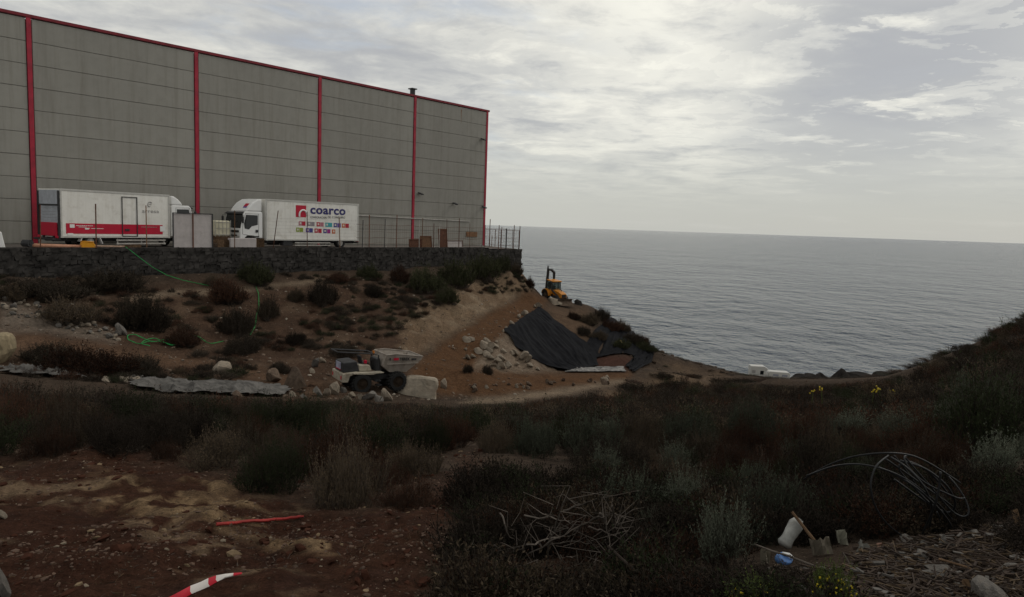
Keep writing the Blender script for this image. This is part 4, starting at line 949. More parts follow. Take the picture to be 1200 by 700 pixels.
# ------------------------------------------------------------------ backhoe loader
def backhoe():
    c = P(650, 353.5, 74.0); z = zt(c.x, c.y)
    hd = Vector((.52, -.85, 0)).normalized()
    t = empty('backhoe_loader', (c.x, c.y, max(z, c.z - .5)), 0, rot=(0, R(6), math.atan2(hd.y, hd.x)))
    t.scale = (.76, .76, .76)
    tag(t, 'yellow backhoe loader with folded dark boom on the brow above the sea', 'backhoe loader')
    for s in (1, -1):
        wheel(t, -.95, s * .85, .74, .74, .46, rockbrown, 'big_wheel'); wheel(t, 1.25, s * .82, .5, .5, .36, rockbrown, 'big_wheel')
        q = MB(); pts = [(-.95 + .86 * math.cos(a), .74 + .86 * math.sin(a)) for a in np.linspace(.05, 3.0, 9)]; pts2 = [(-.95 + .80 * math.cos(a), .74 + .80 * math.sin(a)) for a in np.linspace(3.0, .05, 9)]
        q.prism(pts + pts2, s * .62, s * 1.1); q.build('fender', yellow, t)
        q = MB(); q.tube([(.1, s * .62, 1.5), (1.3, s * .62, 1.1), (2.3, s * .62, .4)], .1, 6); q.tube([(.3, s * .62, .9), (1.3, s * .62, .95)], .06, 6); q.build('loader_arm', darkmetal, t)
    q = MB(); q.box((.2, 0, .75), (3.0, .8, .4)); q.build('chassis', darkmetal, t, bevel=.04)
    q = MB(); q.prism([(.05, .95), (.05, 1.62), (1.2, 1.56), (1.9, 1.38), (1.98, 1.0), (1.9, .8), (.3, .8)], -.46, .46); q.build('bonnet', yellow, t, bevel=.06, seg=2)
    q = MB(); q.box((1.97, 0, 1.1), (.03, .66, .42)); q.build('grille', darkmetal, t); q = MB(); q.cyl((1.0, .25, 1.55), (1.0, .25, 1.82), .05, 8); q.build('exhaust', darkmetal, t)
    q = MB(); q.prism([(-1.35, 1.0), (-1.35, 1.5), (.1, 1.55), (.12, 1.0)], -.78, .78); q.build('cab_base', yellow, t, bevel=.04)
    q = MB()
    for x, xt in ((-1.3, -1.2), (-.5, -.5), (.08, -.02)):
        for s in (1, -1): q.tube([(x, s * .74, 1.5), (xt, s * .66, 2.66)], .045, 6)
    for z_ in (1.56, 2.64): q.tube([(.06, -.72, z_), (.06, .72, z_)], .04, 6); q.tube([(-1.26, -.72, z_), (-1.26, .72, z_)], .04, 6)
    q.build('cab_frame', darkmetal, t)
    gl = bpy.data.materials.new('cab_glass'); gl.use_nodes = True; b = gl.node_tree.nodes['Principled BSDF']; b.inputs['Base Color'].default_value = (.16, .2, .19, 1); b.inputs['Roughness'].default_value = .06; b.inputs['Transmission Weight'].default_value = .85; b.inputs['IOR'].default_value = 1.05
    for (p, q_) in (((.04, 1.58), (0, 2.6)), ((-1.24, 1.58), (-1.2, 2.6))):
        q = MB(); q.add([(p[0], -.68, p[1]), (p[0], .68, p[1]), (q_[0], .62, q_[1]), (q_[0], -.62, q_[1])], [(0, 1, 2, 3)]); q.build('window', gl, t)
    for s in (1, -1):
        q = MB(); q.add([(-1.2, s * .735, 1.58), (0, s * .735, 1.58), (-.04, s * .665, 2.6), (-1.16, s * .665, 2.6)], [(0, 1, 2, 3)]); q.build('window', gl, t)
    q = MB(); q.box((-.6, 0, 2.73), (1.55, 1.5, .14)); q.build('cab_roof', yellow, t, bevel=.05, seg=2)
    q = MB(); q.box((-.55, 0, 1.8), (.4, .45, .5)); q.build('seat', black, t, bevel=.06)
    q = MB(); q.tube([(.25, -.75, 1.75), (.32, -.95, 2.05)], .02, 5); q.box((.32, -.98, 2.12), (.06, .2, .3)); q.build('mirror', darkmetal, t)
    # backhoe: boom up, dipper folded down behind the cab
    q = MB(); q.box((-1.75, 0, .95), (.5, 1.9, .5)); q.build('hoe_frame', darkmetal, t, bevel=.04)
    q = MB(); bp_ = [(-2.0, 0, 1.1), (-2.25, 0, 2.2), (-2.1, -.05, 3.2), (-2.0, -.1, 4.0)]; q.tube(bp_, [.17, .2, .17, .12], 6); q.build('boom', darkmetal, t)
    q = MB(); q.tube([(-2.0, -.1, 4.0), (-1.95, .35, 3.95), (-2.0, .85, 3.6), (-2.1, 1.0, 2.6)], [.14, .2, .2, .16], 6); q.build('dipper', darkmetal, t)
    q = MB(); q.tube([(-2.2, -.1, 1.3), (-2.15, -.15, 2.9), (-2.1, -.18, 4.5)], [.14, .13, .10], 6); q.build('stabiliser_leg', darkmetal, t)
    q = MB(); q.prism([(-2.5, 1.5), (-2.15, 1.35), (-1.95, 1.7), (-2.2, 2.2), (-2.5, 2.1)], .55, 1.1); q.build('hoe_bucket', darkmetal, t, bevel=.03)
    q = MB(); q.prism([(2.15, .12), (2.2, .75), (2.5, .85), (2.35, .5), (2.95, .02), (2.3, 0)], -1.1, 1.1); q.build('front_bucket', rockbrown, t, bevel=.02)
backhoe()

# ------------------------------------------------------------------ motorhome and caravan by the shore
def campers():
    def one(px, py, d, L, H, lab, nm, cat, rz, kind):
        c = P(px, py, d); z = zt(c.x, c.y)
        t = empty(nm, (c.x, c.y, c.z - .1), 0, rot=(0, R(2.0), rz)); t.scale = (.9, .9, .88); tag(t, lab, cat)
        wm = MATS.get('camper_white') or mat('camper_white', (.55, .54, .51), .5, .15, 2, dirt=((.3, .27, .22), 2, .6)); W = 2.2
        if kind == 0:
            q = MB(); q.prism([(-L / 2, .4), (-L / 2, H), (L * .28, H + .1), (L * .5, H - .35), (L * .46, H - .85), (L * .36, H - .95), (L * .5, 1.15), (L * .52, .4)], -W / 2, W / 2); q.build('body', wm, t, bevel=.06)
            q = MB(); q.prism([(L * .06, 1.0), (L * .06, 1.9), (L * .26, 1.9), (L * .26, 1.0)], -W / 2 - .02, W / 2 + .02); q.build('side_window', glass, t)
            q = MB(); q.prism([(-L * .42, 1.2), (-L * .42, 1.9), (-L * .22, 1.9), (-L * .22, 1.2)], -W / 2 - .02, W / 2 + .02); q.build('side_window', greyprint, t)
        else:
            q = MB(); q.prism([(-L / 2, .5), (-L / 2 - .05, H - .3), (-L / 2 + .2, H), (L / 2 - .25, H), (L / 2 + .02, H - .4), (L / 2, .5)], -W / 2, W / 2); q.build('body', wm, t, bevel=.06)
            for x in (-L * .17, L * .25):
                q = MB(); q.prism([(x - L * .13, 1.15), (x - L * .13, H - .55), (x + L * .13, H - .55), (x + L * .13, 1.15)], -W / 2 - .02, W / 2 + .02); q.build('side_window', mat('pale_window', (.28, .29, .33), .2) if 'pale_window' not in MATS else MATS['pale_window'], t)
        q = MB(); q.box((0, 0, .95), (L + .02, W + .02, .08)); q.build('side_trim', greyprint, t)
        for x in ((-L * .3, L * .34) if kind == 0 else (-.1,)):
            for s in (1, -1): wheel(t, x, s * (W / 2 - .15), .36, .36, .24, paleSteel)
    one(887.5, 442, 150, 3.9, 2.85, 'small white motorhome with a dark side window parked above the shore', 'motorhome', 'motorhome', R(-4), 0)
    one(911, 445, 151, 4.9, 2.15, 'low white caravan with two pale windows parked beside the motorhome', 'caravan', 'caravan', R(-3), 1)
campers()

# ------------------------------------------------------------------ rocks
def ico(sub):
    bm = bmesh.new(); bmesh.ops.create_icosphere(bm, subdivisions=sub, radius=1)
    v = np.array([x.co[:] for x in bm.verts]); f = np.array([[q.index for q in p.verts] for p in bm.faces]); bm.free(); return v, f
ICO2, ICO3, ICO1 = ico(2), ico(3), ico(1)
def rock_mesh(seed, sub=3, ang=12, block=False):
    r = np.random.RandomState(seed); v, f = (ICO3 if sub == 3 else ICO2 if sub == 2 else ICO1); v = v.copy()
    if block: v = v / (np.abs(v).max(1, keepdims=True) * .62 + np.linalg.norm(v, axis=1, keepdims=True) * .38); ang = 9
    for _ in range(ang):
        n = r.normal(size=3); n /= np.linalg.norm(n); c = r.uniform(.78, 1.1) if block else r.uniform(.30, .72)
        d = v @ n - c; v -= np.maximum(d, 0)[:, None] * n[None, :]
    v += (fbm(v[:, 0] * 2 + seed, v[:, 1] * 2 + v[:, 2], 1.0, 3, seed) * .07)[:, None] * v
    return v, f
ROCKS = {}
def rock_obj(name, p, w, h, m, rz=None, seed=0, depth=None, sink=.18, sub=3, tilt=0.0):
    key = (seed % 9, m.name, sub, seed >= 50)
    if key not in ROCKS:
        v, f = rock_mesh(100 + seed % 9, sub, block=seed >= 50); v = v - v.min(0); v = v / v.max(0) * 2 - 1; v[:, 2] = (v[:, 2] + 1) / 2
        ROCKS[key] = mesh_np('rock', v, f, m, link=False).data
    o = bpy.data.objects.new(name, ROCKS[key]); C.objects.link(o)
    o.location = (p.x, p.y, p.z - h * sink); o.scale = (w / 2, (depth or w * .8) / 2, h * (1 + sink)); o.rotation_euler = (tilt, 0, rng.uniform(-.5, .5) if rz is None else rz)
    return o
def prock(px, py, w, h, m, label=None, name='rock', group=None, cat='rock', **k):
    p = hit(px, py, k.pop('start', 2.0)); s = pm(p); o = rock_obj(name, p, w * s, h * s, m, **k)
    if label: tag(o, label, cat, group)
    return o
RP, RG, RB = rockpale, rockgrey, rockbrown
def block_boulder():
    p = hit(489, 463, 20); k = pm(p); prof = [(-1, -.2), (-1.0, .30), (-.80, .74), (-.50, .98), (-.1, 1.0), (.55, .95), (.9, .90), (1, .66), (.92, .2), (.95, -.2)]
    q = MB(); q.prism([(a * 24 * k, b * 23 * k) for a, b in prof], -.55, .55); o = q.build('boulder', mat('bleached_rock', (.36, .31, .245), .92, .3, 3, .9, 10, dirt=((.17, .125, .09), 1.6, .8), spec=.04), None, bevel=.07)
    bm = bmesh.new(); bm.from_mesh(o.data); bmesh.ops.triangulate(bm, faces=bm.faces); bmesh.ops.subdivide_edges(bm, edges=bm.edges, cuts=3, use_grid_fill=True)
    co = np.array([v.co[:] for v in bm.verts]); n = fbm(co[:, 0] + co[:, 1] * .7, co[:, 2] + co[:, 1] * .9, .45, 4, 5)
    for v, d in zip(bm.verts, n): v.co += v.normal * float(d) * .07
    bm.to_mesh(o.data); bm.free(); o.location = p; o.rotation_euler = (-.12, .03, .10); tag(o, 'largest pale boulder, flat topped, beside the front of the dumper', 'boulder')
block_boulder()
prock(2, 423, 30, 34, mat('yellowish_rock', (.30, .24, .15), .92, .3, 3, .5, 10), 'tall yellowish stone block cut by the left edge of the picture', 'stone_block', None, 'stone', seed=53, start=18, sink=.1)
prock(142, 392, 13, 14, RG, 'round grey stone beside the big dark bush on the slope', seed=1, start=20)
prock(345, 454, 30, 24, RB, 'dark brown boulder at the right end of the grey sheet', 'boulder', None, 'boulder', seed=2, start=18)
prock(322, 447, 20, 16, RB, 'dark boulder just left of the larger dark brown boulder', 'boulder', None, 'boulder', seed=7, start=18)
prock(260, 437, 22, 14, RP, 'flat slanting pale stone above the grey sheet', 'flat_stone', None, 'stone', seed=54, start=18, tilt=.3)
prock(651, 357, 20, 8, RP, 'long pale stone lying in front of the backhoe loader', seed=6, start=50)
prock(687, 356, 11, 12, basalt, 'jagged dark rock on the brow right of the backhoe loader', seed=8, start=50, sink=.3)
prock(678, 357, 10, 6, basalt, 'low dark rock between the backhoe loader and the jagged rock', seed=2, start=50, sink=.3)
prock(1160, 706, 46, 32, RG, 'large grey boulder at the lower right corner', 'boulder', None, 'boulder', seed=1)
prock(1, 700, 22, 42, RG, 'grey boulder at the lower left corner', 'boulder', None, 'boulder', seed=3)
prock(619, 424, 9, 9, RP, 'round pale boulder by the left edge of the black sheet', seed=0, start=30)
prock(725, 404, 9, 5, mat('ochre_rock', (.33, .26, .11), .9, .3, 3), 'small ochre rock on top of the back of the black lined pit', seed=4, start=40)
prock(155, 530, 14, 10, RP, 'pale stone lying at the edge of the brush on the left', seed=2)
prock(167, 527, 8, 7, RP, 'smaller pale stone beside the pale stone at the brush edge', seed=5)
prock(14, 531, 24, 11, RB, 'brown half buried stone at the left edge below the brush', seed=6)
prock(3, 607, 10, 10, RP, 'small pale stone at the left edge on the bare red earth', seed=1)
prock(278, 466, 13, 9, RB, 'small brown stone under the front of the grey sheet', seed=3, start=18)
for i, (px, py, w, h) in enumerate([(371, 430, 11, 11), (378, 425, 8, 7), (366, 437, 7, 6), (372, 464, 12, 12), (392, 462, 13, 15), (383, 464, 9, 10), (403, 460, 8, 7), (413, 466, 10, 7), (422, 468, 9, 8), (433, 468, 20, 10), (453, 470, 14, 16), (343, 465, 9, 7), (356, 468, 10, 7), (520, 455, 8, 12), (407, 470, 12, 7), (444, 471, 11, 8)]):
    prock(px, py, w, h, RP if i % 3 else rockgrey, 'pale brown stone in the row of stones round the parked dumper', 'stone', 'stones round the dumper', 'stone', seed=i, start=20)
r_ = np.random.RandomState(4)
for i in range(34):      # rubble on the bank left of the sheet
    a, b = r_.rand(), r_.rand(); px = 545 + 100 * a * (.35 + .65 * b); py = 396 + 38 * b + (px - 545) * .12 * (1 - b)
    if px > 598 + (py - 395) * 1.05: continue
    w = r_.uniform(4, 13); prock(px, py, w, w * r_.uniform(.5, .8), RP, 'pale rubble block on the bank left of the black sheet', 'rubble_block', 'rubble blocks by the black sheet', 'rubble', seed=i, start=30, sub=2)
for i, (px, py) in enumerate([(590, 389), (594, 386), (608, 373), (613, 370), (616, 368), (627, 361), (630, 360), (634, 360), (600, 381)]):
    prock(px, py, r_.uniform(3, 8), r_.uniform(3, 6), RP, 'pale stone holding down the upper edge of the black sheet', 'stone', 'stones along the top of the black sheet', 'stone', seed=i + 2, start=40, sub=2)
for i in range(26):      # stony strip between the track and the pale path
    px = 540 + 180 * r_.rand(); py = 458 - (px - 540) * .062 + r_.uniform(-4, 4)
    w = r_.uniform(3, 8); prock(px, py, w, w * r_.uniform(.6, 1.0), RB if r_.rand() < .6 else RP, 'stone in the stony strip beside the pale path', 'stone', 'stones beside the pale path', 'stone', seed=i, start=25, sub=2)
for i in range(110):      # rubble strip on the left slope
    a = r_.rand(); px = 140 * a; py = 350 + 42 * a + r_.uniform(-7, 18) * (1 - .5 * a)
    w = r_.uniform(2.5, 8); prock(px, py, w, w * r_.uniform(.5, .8), RG if r_.rand() < .5 else RP, 'pale rubble stone in the heap below the wall on the left', 'rubble_stone', 'rubble stones on the left slope', 'rubble', seed=i, start=20, sub=2)
for i in range(26):
    px = 70 + 110 * r_.rand(); py = 442 + (px - 70) * .04 + r_.uniform(-8, 5); w = r_.uniform(4, 11)
    prock(px, py, w, w * .7, RG if r_.rand() < .5 else RP, 'pale stone in the loose row left of the grey sheet', 'stone', 'stones left of the grey sheet', 'stone', seed=i, start=18, sub=2)
# shore outcrop
for k, (px, py, w, h) in enumerate([(936, 447, 22, 9), (951, 447, 24, 11), (966, 447, 20, 11), (983, 447, 18, 17), (996, 447, 22, 12), (1012, 447, 26, 10), (1029, 447, 24, 11), (1046, 446, 24, 9)]):
    p = P(px, py, 160 + k % 3); s_ = p.y / FPX; o = rock_obj('rock_outcrop', p, w * s_ * 1.4, h * s_, basalt, rz=k * .7, seed=k, sink=.5)
    tag(o, ('peaked tallest rock of the dark shore outcrop' if k == 3 else 'dark jagged rock in the low shore outcrop right of the caravan'), 'rock outcrop', 'dark rocks along the shore')

def cand_right(r):
    x = r.uniform(8, 45); y = r.uniform(48, 125); a, b = in_px(x, y)
    if not (700 < a < 900 and 405 < b < 470): return None
    return x, y
def scatter_stones(n, fn, rmin, rmax, m, name, label, parent_kind='stuff', seed=0):
    """many pebbles joined into one mesh; fn gives a candidate (x, y) or None"""
    r = np.random.RandomState(seed); base = [rock_mesh(300 + k, 1, 5) for k in range(6)]; V = []; F = []; o = 0
    for i in range(n):
        q = fn(r)
        if q is None: continue
        v, f = base[r.randint(6)]; s = rmin * (rmax / rmin) ** (r.rand() ** 2.2); sc_ = s * r.uniform(.6, 1.3, 3); sc_[2] *= .7
        a = r.uniform(0, 6.28); w = v * sc_; w = np.stack([w[:, 0] * math.cos(a) - w[:, 1] * math.sin(a), w[:, 0] * math.sin(a) + w[:, 1] * math.cos(a), w[:, 2]], 1)
        V.append(w + (q[0], q[1], zt(q[0], q[1]) + s * .15)); F.append(f + o); o += len(v)
    ob = mesh_np(name, np.concatenate(V), np.concatenate(F), m); tag(ob, label, kind='stuff'); return ob
def in_px(x, y):
    z = zt(x, y); a, b = proj(x, y, z); return a, b
def cand_front(r):
    R_ = 2.6 + 9 * r.rand() ** 1.5; a = r.uniform(-.72, -.02); x, y = R_ * math.sin(a), R_ * math.cos(a)
    return (x, y) if r.rand() < .45 + 1.5 * float(fbm(x, y, 1.1, 3, 58)) else None
scatter_stones(15000, cand_front, .004, .026, mat('pebble_brown', (.105, .066, .046), .95, .5, 5, rnd=0), 'pebbles', 'brown pebbles on the bare foreground earth', seed=1)
scatter_stones(900, cand_front, .005, .025, mat('pebble_pale', (.22, .175, .125), .95, .3, 5), 'pale_pebbles', 'pale pebbles on the bare foreground earth', seed=2)
scatter_stones(1500, cand_front, .015, .06, mat('red_clod', (.055, .024, .016), .98, .5, 9, spec=.02), 'clods', 'dark red clods of earth on the bare foreground', seed=6)
scatter_stones(170, cand_front, .02, .06, mat('tan_clod', (.20, .145, .09), .98, .4, 9, spec=.02), 'pale_clods', 'pale sandstone lumps on the bare foreground', seed=7)
def cand_slope(r):
    x = r.uniform(-32, 3); y = r.uniform(28, 62); a, b = in_px(x, y)
    if not (-20 < a < 620 and 322 < b < 470) or (a > 500 and b < 330): return None
    return x, y
scatter_stones(3600, cand_slope, .03, .16, mat('slope_stone', (.15, .108, .078), .95, .4, 2), 'slope_stones', 'small stones strewn over the brown slope', seed=3)
scatter_stones(700, cand_slope, .03, .14, mat('slope_stone_pale', (.30, .26, .21), .95, .3, 2), 'pale_slope_stones', 'small pale stones strewn over the brown slope', seed=4)

scatter_stones(1500, cand_right, .06, .4, mat('shore_slope_stone', (.085, .062, .046), .95, .4, 1.5, spec=.03), 'shore_slope_stones', 'brown stones on the slope running down to the shore', seed=9)

# ------------------------------------------------------------------ black sheet, geotextile, grey sheet
def drape(name, left, right, nu, nv, m, wr=.10, off=.07, parent=None, seed=0, start=30, sag=0.0):
    L_ = [hit(px, py, start) for px, py in left]; R__ = [hit(px, py, start) for px, py in right]
    def along(ps, t):
        ds = [0]
        for a, b in zip(ps, ps[1:]): ds.append(ds[-1] + (b - a).length)
        s = t * ds[-1]
        for i in range(len(ps) - 1):
            if s <= ds[i + 1] + 1e-9: k = (s - ds[i]) / max(ds[i + 1] - ds[i], 1e-9); return ps[i].lerp(ps[i + 1], k)
        return ps[-1]
    V = np.zeros((nu, nv, 3))
    for i in range(nu):
        a = along(L_, i / (nu - 1)); b = along(R__, i / (nu - 1))
        for j in range(nv):
            p = a.lerp(b, j / (nv - 1)); V[i, j] = (p.x, p.y, max(p.z * .6 + zt(p.x, p.y) * .4, zt(p.x, p.y)))
    jj, ii = np.meshgrid(np.linspace(0, 1, nv), np.linspace(0, 1, nu))
    fold = (np.abs(fbm(jj * 6 + ii * 2.0, ii * 1.0, .75, 4, seed)) * -1.3 + fbm(jj * 30 + ii * 3, ii * 2.0, .8, 3, seed + 5) * .35)
    edge = np.minimum(1, np.minimum(np.minimum(jj, 1 - jj), np.minimum(ii, 1 - ii)) * 8)
    V[..., 2] += off + wr * (fold + .5) * (.25 + .75 * edge)
    jx = fbm(jj * 20, ii * 14, 1.5, 3, seed + 9) * .25 * (1 - edge); V[..., 0] += jx; V[..., 1] += jx
    idm = np.arange(nu * nv).reshape(nu, nv)
    q = np.stack([idm[:-1, :-1], idm[:-1, 1:], idm[1:, 1:], idm[1:, :-1]], -1).reshape(-1, 4)
    o = mesh_np(name, V.reshape(-1, 3), q, m, parent, smooth=True)
    return o
tp = hit(640, 405, 30)
o = drape('black_sheet', [(590, 388), (606, 407), (622, 421), (640, 429), (662, 436)], [(633, 360), (652, 377), (672, 393), (688, 405), (702, 430)], 80, 90, tarpmat, wr=.24, off=.12, seed=3)
tag(o, 'large wrinkled black plastic sheet draped down the bank', 'plastic sheet')
o = drape('pit_liner', [(688, 404), (690, 412), (694, 421)], [(764, 407), (769, 414), (752, 424)], 24, 60, tarpmat, wr=.30, off=.12, seed=8)
tag(o, 'black plastic liner along the back of the pit below the ridge', 'plastic sheet')
o = drape('pit_liner', [(752, 412), (748, 420), (733, 430)], [(774, 411), (766, 424), (742, 438)], 24, 24, tarpmat, wr=.40, off=.12, seed=18)
tag(o, 'crumpled black liner end at the right side of the pit', 'plastic sheet')
o = drape('geotextile_strip', [(655, 432.5), (664, 437)], [(730, 431), (734, 437)], 16, 60, geotex, wr=.16, off=.10, seed=12)
tag(o, 'crumpled whitish strip along the foot of the black sheet', 'sheet strip')
o = drape('grey_sheet', [(158, 444), (150, 452), (188, 462)], [(330, 452), (338, 460), (330, 466)], 26, 80, slabmat, wr=.38, off=.10, seed=15, start=18)
tag(o, 'long weathered grey sheet lying in front of the brown slope', 'sheet')
o = drape('grey_sheet', [(0, 431), (0, 438)], [(96, 437), (100, 445)], 14, 50, slabmat, wr=.36, off=.10, seed=25, start=15)
tag(o, 'grey sheet lying at the left edge below the yellowish block', 'sheet')

# ------------------------------------------------------------------ hoses, cable coil, tape, rod
def px_path(pts, start, lift, n=8, wob=0.0, seed=0):
    r = random.Random(seed); out = []
    for (a, b) in zip(pts, pts[1:]):
        for k in range(n):
            t = k / n; p = hit(a[0] + (b[0] - a[0]) * t + r.uniform(-wob, wob), a[1] + (b[1] - a[1]) * t + r.uniform(-wob, wob), start); out.append(p + Vector((0, 0, lift)))
    out.append(hit(*pts[-1], start) + Vector((0, 0, lift))); return out
def smooth_path(ps, it=2):
    for _ in range(it):
        ps = [ps[0]] + [(ps[i - 1] + ps[i] * 2 + ps[i + 1]) / 4 for i in range(1, len(ps) - 1)] + [ps[-1]]
    return ps
def hoses():
    x, d = wall_x(147, .1, 291); a = site(x, WALLY + .1, .2); b = site(x, WALLY - .3, .12)
    e1 = hit(182, 320, 20); e2 = hit(212, 331, 20); e3 = hit(236, 334, 20)
    mid = b.lerp(e2, .45) - Vector((0, 0, .25))
    ps = smooth_path([a, b, b.lerp(mid, .5), mid, mid.lerp(e2, .5) + Vector((0, 0, -.08)), e2 + Vector((0, 0, .15)), e3 + Vector((0, 0, .05)), hit(246, 336, 20) + Vector((0, 0, .05))], 1)
    q = MB(); q.tube(ps, .022, 6); o = q.build('green_hose', hosegreen, None, smooth=True); tag(o, 'green hose hanging from the top of the dark wall down to the bushes', 'hose')
    q = MB(); q.tube(smooth_path(px_path([(299, 336), (303, 345), (303, 356), (304, 362), (300, 372), (299, 383), (293, 394)], 20, .06, 4, .8, 2)), .024, 6); o = q.build('green_hose', hosegreen, None, smooth=True); tag(o, 'green hose running straight down the slope between bushes', 'hose')
    loops = [(262, 402), (245, 406), (232, 396), (222, 395), (218, 404), (205, 407), (190, 403), (176, 402), (163, 406), (150, 401), (149, 395), (158, 394), (168, 399), (180, 404), (196, 399), (210, 405), (200, 408), (182, 398), (170, 401), (164, 405), (176, 408)]
    q = MB(); q.tube(smooth_path(px_path(loops, 20, .10, 5, .5, 3), 3), .024, 6); o = q.build('green_hose', hosegreen, None, smooth=True); tag(o, 'green hose lying in tangled loops on the bare slope', 'hose')
hoses()
def cable_coil():
    c = hit(1085, 632, 2); d = c.y
    t = empty('cable_coil', c); tag(t, 'tangled coil of black cable standing on the brush at the right', 'cable coil')
    def pt(px, py, dd): return P(px, py, d + dd) - c
    def strand(pts, r=.0058, it=3):
        dense = []
        for a, b in zip(pts, pts[1:]):
            for k in range(6): dense.append(a.lerp(b, k / 6))
        dense.append(pts[-1]); q = MB(); q.tube(smooth_path(dense, 8), r, 7); return q.build('cable_strand', cable, t, smooth=True)
    strand([pt(942, 562, .5), pt(965, 547, .3), pt(1000, 534, .1), (pt(1040, 530, 0)), pt(1070, 533, .1), pt(1095, 546, .2), pt(1125, 566, .3)])
    strand([pt(945, 558, .3), pt(975, 546, .2), pt(1005, 543, 0), pt(1035, 549, -.1), pt(1065, 562, 0), pt(1100, 590, .1), pt(1118, 612, .2)])
    strand([pt(1041, 534, 0), pt(1026, 545, -.1), pt(1019, 566, -.15), pt(1023, 590, -.15), pt(1036, 612, -.1), pt(1056, 628, 0), pt(1075, 638, 0), pt(1092, 638, .05), pt(1104, 628, .15), pt(1103, 612, .2), pt(1098, 600, .2)])
    strand([pt(1102, 553, -.1), pt(1101, 570, -.1), pt(1096, 592, -.1), pt(1086, 615, 0), pt(1076, 637, .05)], .007)
    strand([pt(1060, 535, .1), pt(1075, 553, .1), pt(1095, 575, .1), pt(1115, 600, .1), pt(1128, 607, .1), pt(1137, 603, .1), pt(1132, 585, .15), pt(1118, 565, .2), pt(1105, 552, .3)])
    strand([pt(1072, 535, .2), pt(1058, 533, .1), pt(1062, 546, .05), pt(1082, 566, .05), pt(1108, 578, .05), pt(1124, 585, .1), pt(1131, 584, .1)])
    strand([pt(1038, 538, .2), pt(1060, 553, .2), pt(1090, 575, .2), pt(1112, 590, .2), pt(1120, 598, .25)])
    strand([pt(1048, 534, .25), pt(1066, 556, .25), pt(1080, 580, .3), pt(1096, 600, .3)])
    strand([pt(1055, 540, .15), pt(1085, 548, .1), pt(1112, 570, .1), pt(1122, 592, .15), pt(1112, 604, .2), pt(1090, 592, .2), pt(1066, 566, .2), pt(1050, 548, .2), pt(1062, 538, .2), pt(1090, 552, .2), pt(1112, 580, .25)], .007)
    strand([pt(1030, 548, .1), pt(1050, 556, .0), pt(1078, 574, -.05), pt(1104, 600, 0), pt(1118, 620, .1), pt(1110, 630, .15), pt(1090, 618, .2)], .007)
    strand([pt(1044, 536, .1), pt(1064, 548, .0), pt(1084, 570, -.05), pt(1094, 596, 0), pt(1088, 622, .1)], .007)
    strand([pt(1048, 562, .3), pt(1070, 578, .3), pt(1098, 598, .3), pt(1121, 611, .3)], .007)
cable_coil()
def tape_rod():
    a, b, c_ = hit(222, 704, 1.5), hit(246, 690, 1.5), hit(284, 676, 1.5)
    t = empty('barrier_tape', b); tag(t, 'torn strip of red and white barrier tape on the bare earth', 'barrier tape')
    cen = [(196, 712), (212, 704), (224, 697), (236, 692), (245, 688), (254, 683), (264, 679), (274, 677), (284, 675)]; wid = [9, 9.5, 9, 8.5, 9, 7, 4.5, 3.5, 2.0]
    rows = []
    for i, ((px, py), w) in enumerate(zip(cen, wid)):
        p = hit(px, py, 1.5); s = pm(p); up = Vector((-.25, .25, .75)).normalized(); w *= s * .54
        p = p + Vector((0, 0, w * .7 + .012)); rows.append((p - up * w, p - up * w * .1 + Vector((.0, -.012, 0)), p + up * w))
    cols = [1, 1, 0, 0, 1, 1, 0, 0, 1]    # red = 1
    segs = [(0, 2, tapeR), (2, 4, tapeW), (4, 5, tapeR), (5, 7, tapeW), (7, 8, tapeR)]
    for i0, i1, m in segs:
        q = MB(); V = []; 
        for i in range(i0, i1 + 1): V += [v - b for v in rows[i]]
        F = []
        for k in range(i1 - i0):
            for j in (0, 1): F.append((k * 3 + j, k * 3 + j + 1, (k + 1) * 3 + j + 1, (k + 1) * 3 + j))
        q.add(V, F); q.build('tape_segment', m, t, smooth=True)
    ps = px_path([(254, 618), (290, 614), (330, 611), (356, 608)], 1.5, .02, 5, .5, 4)
    q = MB(); q.tube(ps, [.012] * (len(ps) - 1) + [.006], 6); o = q.build('red_rod', mat('faded_red', (.36, .03, .025), .6, .4, 12), None); tag(o, 'thin faded red rod lying on the bare earth', 'rod')
tape_rod()

# ------------------------------------------------------------------ plants
def blades(P0, P1, w, r):
    """flat blades from P0 to P1 (n,3), width w, one bend"""
    n = len(P0); d = P1 - P0; ln = np.linalg.norm(d, axis=1, keepdims=True) + 1e-9
    s = np.cross(d / ln, r.normal(size=(n, 3))); s /= (np.linalg.norm(s, axis=1, keepdims=True) + 1e-9)
    w = np.asarray(w).reshape(-1, 1) * np.ones((n, 1)); mid = (P0 + P1) / 2 + r.normal(size=(n, 3)) * ln * .05
    V = np.stack([P0 - s * w / 2, P0 + s * w / 2, mid - s * w * .42, mid + s * w * .42, P1 - s * w * .12, P1 + s * w * .12], 1).reshape(-1, 3)
    b = np.arange(n)[:, None] * 6
    F = np.concatenate([b + [0, 1, 3, 2], b + [2, 3, 5, 4]], 0); return V, F
def leaves(Pc, D, ln, w, r):
    """diamond leaves at Pc along D"""
    n = len(Pc); D = D / (np.linalg.norm(D, axis=1, keepdims=True) + 1e-9); s = np.cross(D, r.normal(size=(n, 3))); s /= (np.linalg.norm(s, axis=1, keepdims=True) + 1e-9)
    ln = np.asarray(ln).reshape(-1, 1) * np.ones((n, 1)); w = np.asarray(w).reshape(-1, 1) * np.ones((n, 1))
    V = np.stack([Pc, Pc + D * ln * .5 + s * w / 2, Pc + D * ln, Pc + D * ln * .5 - s * w / 2], 1).reshape(-1, 3)
    F = np.arange(n)[:, None] * 4 + [0, 1, 2, 3]; return V, F
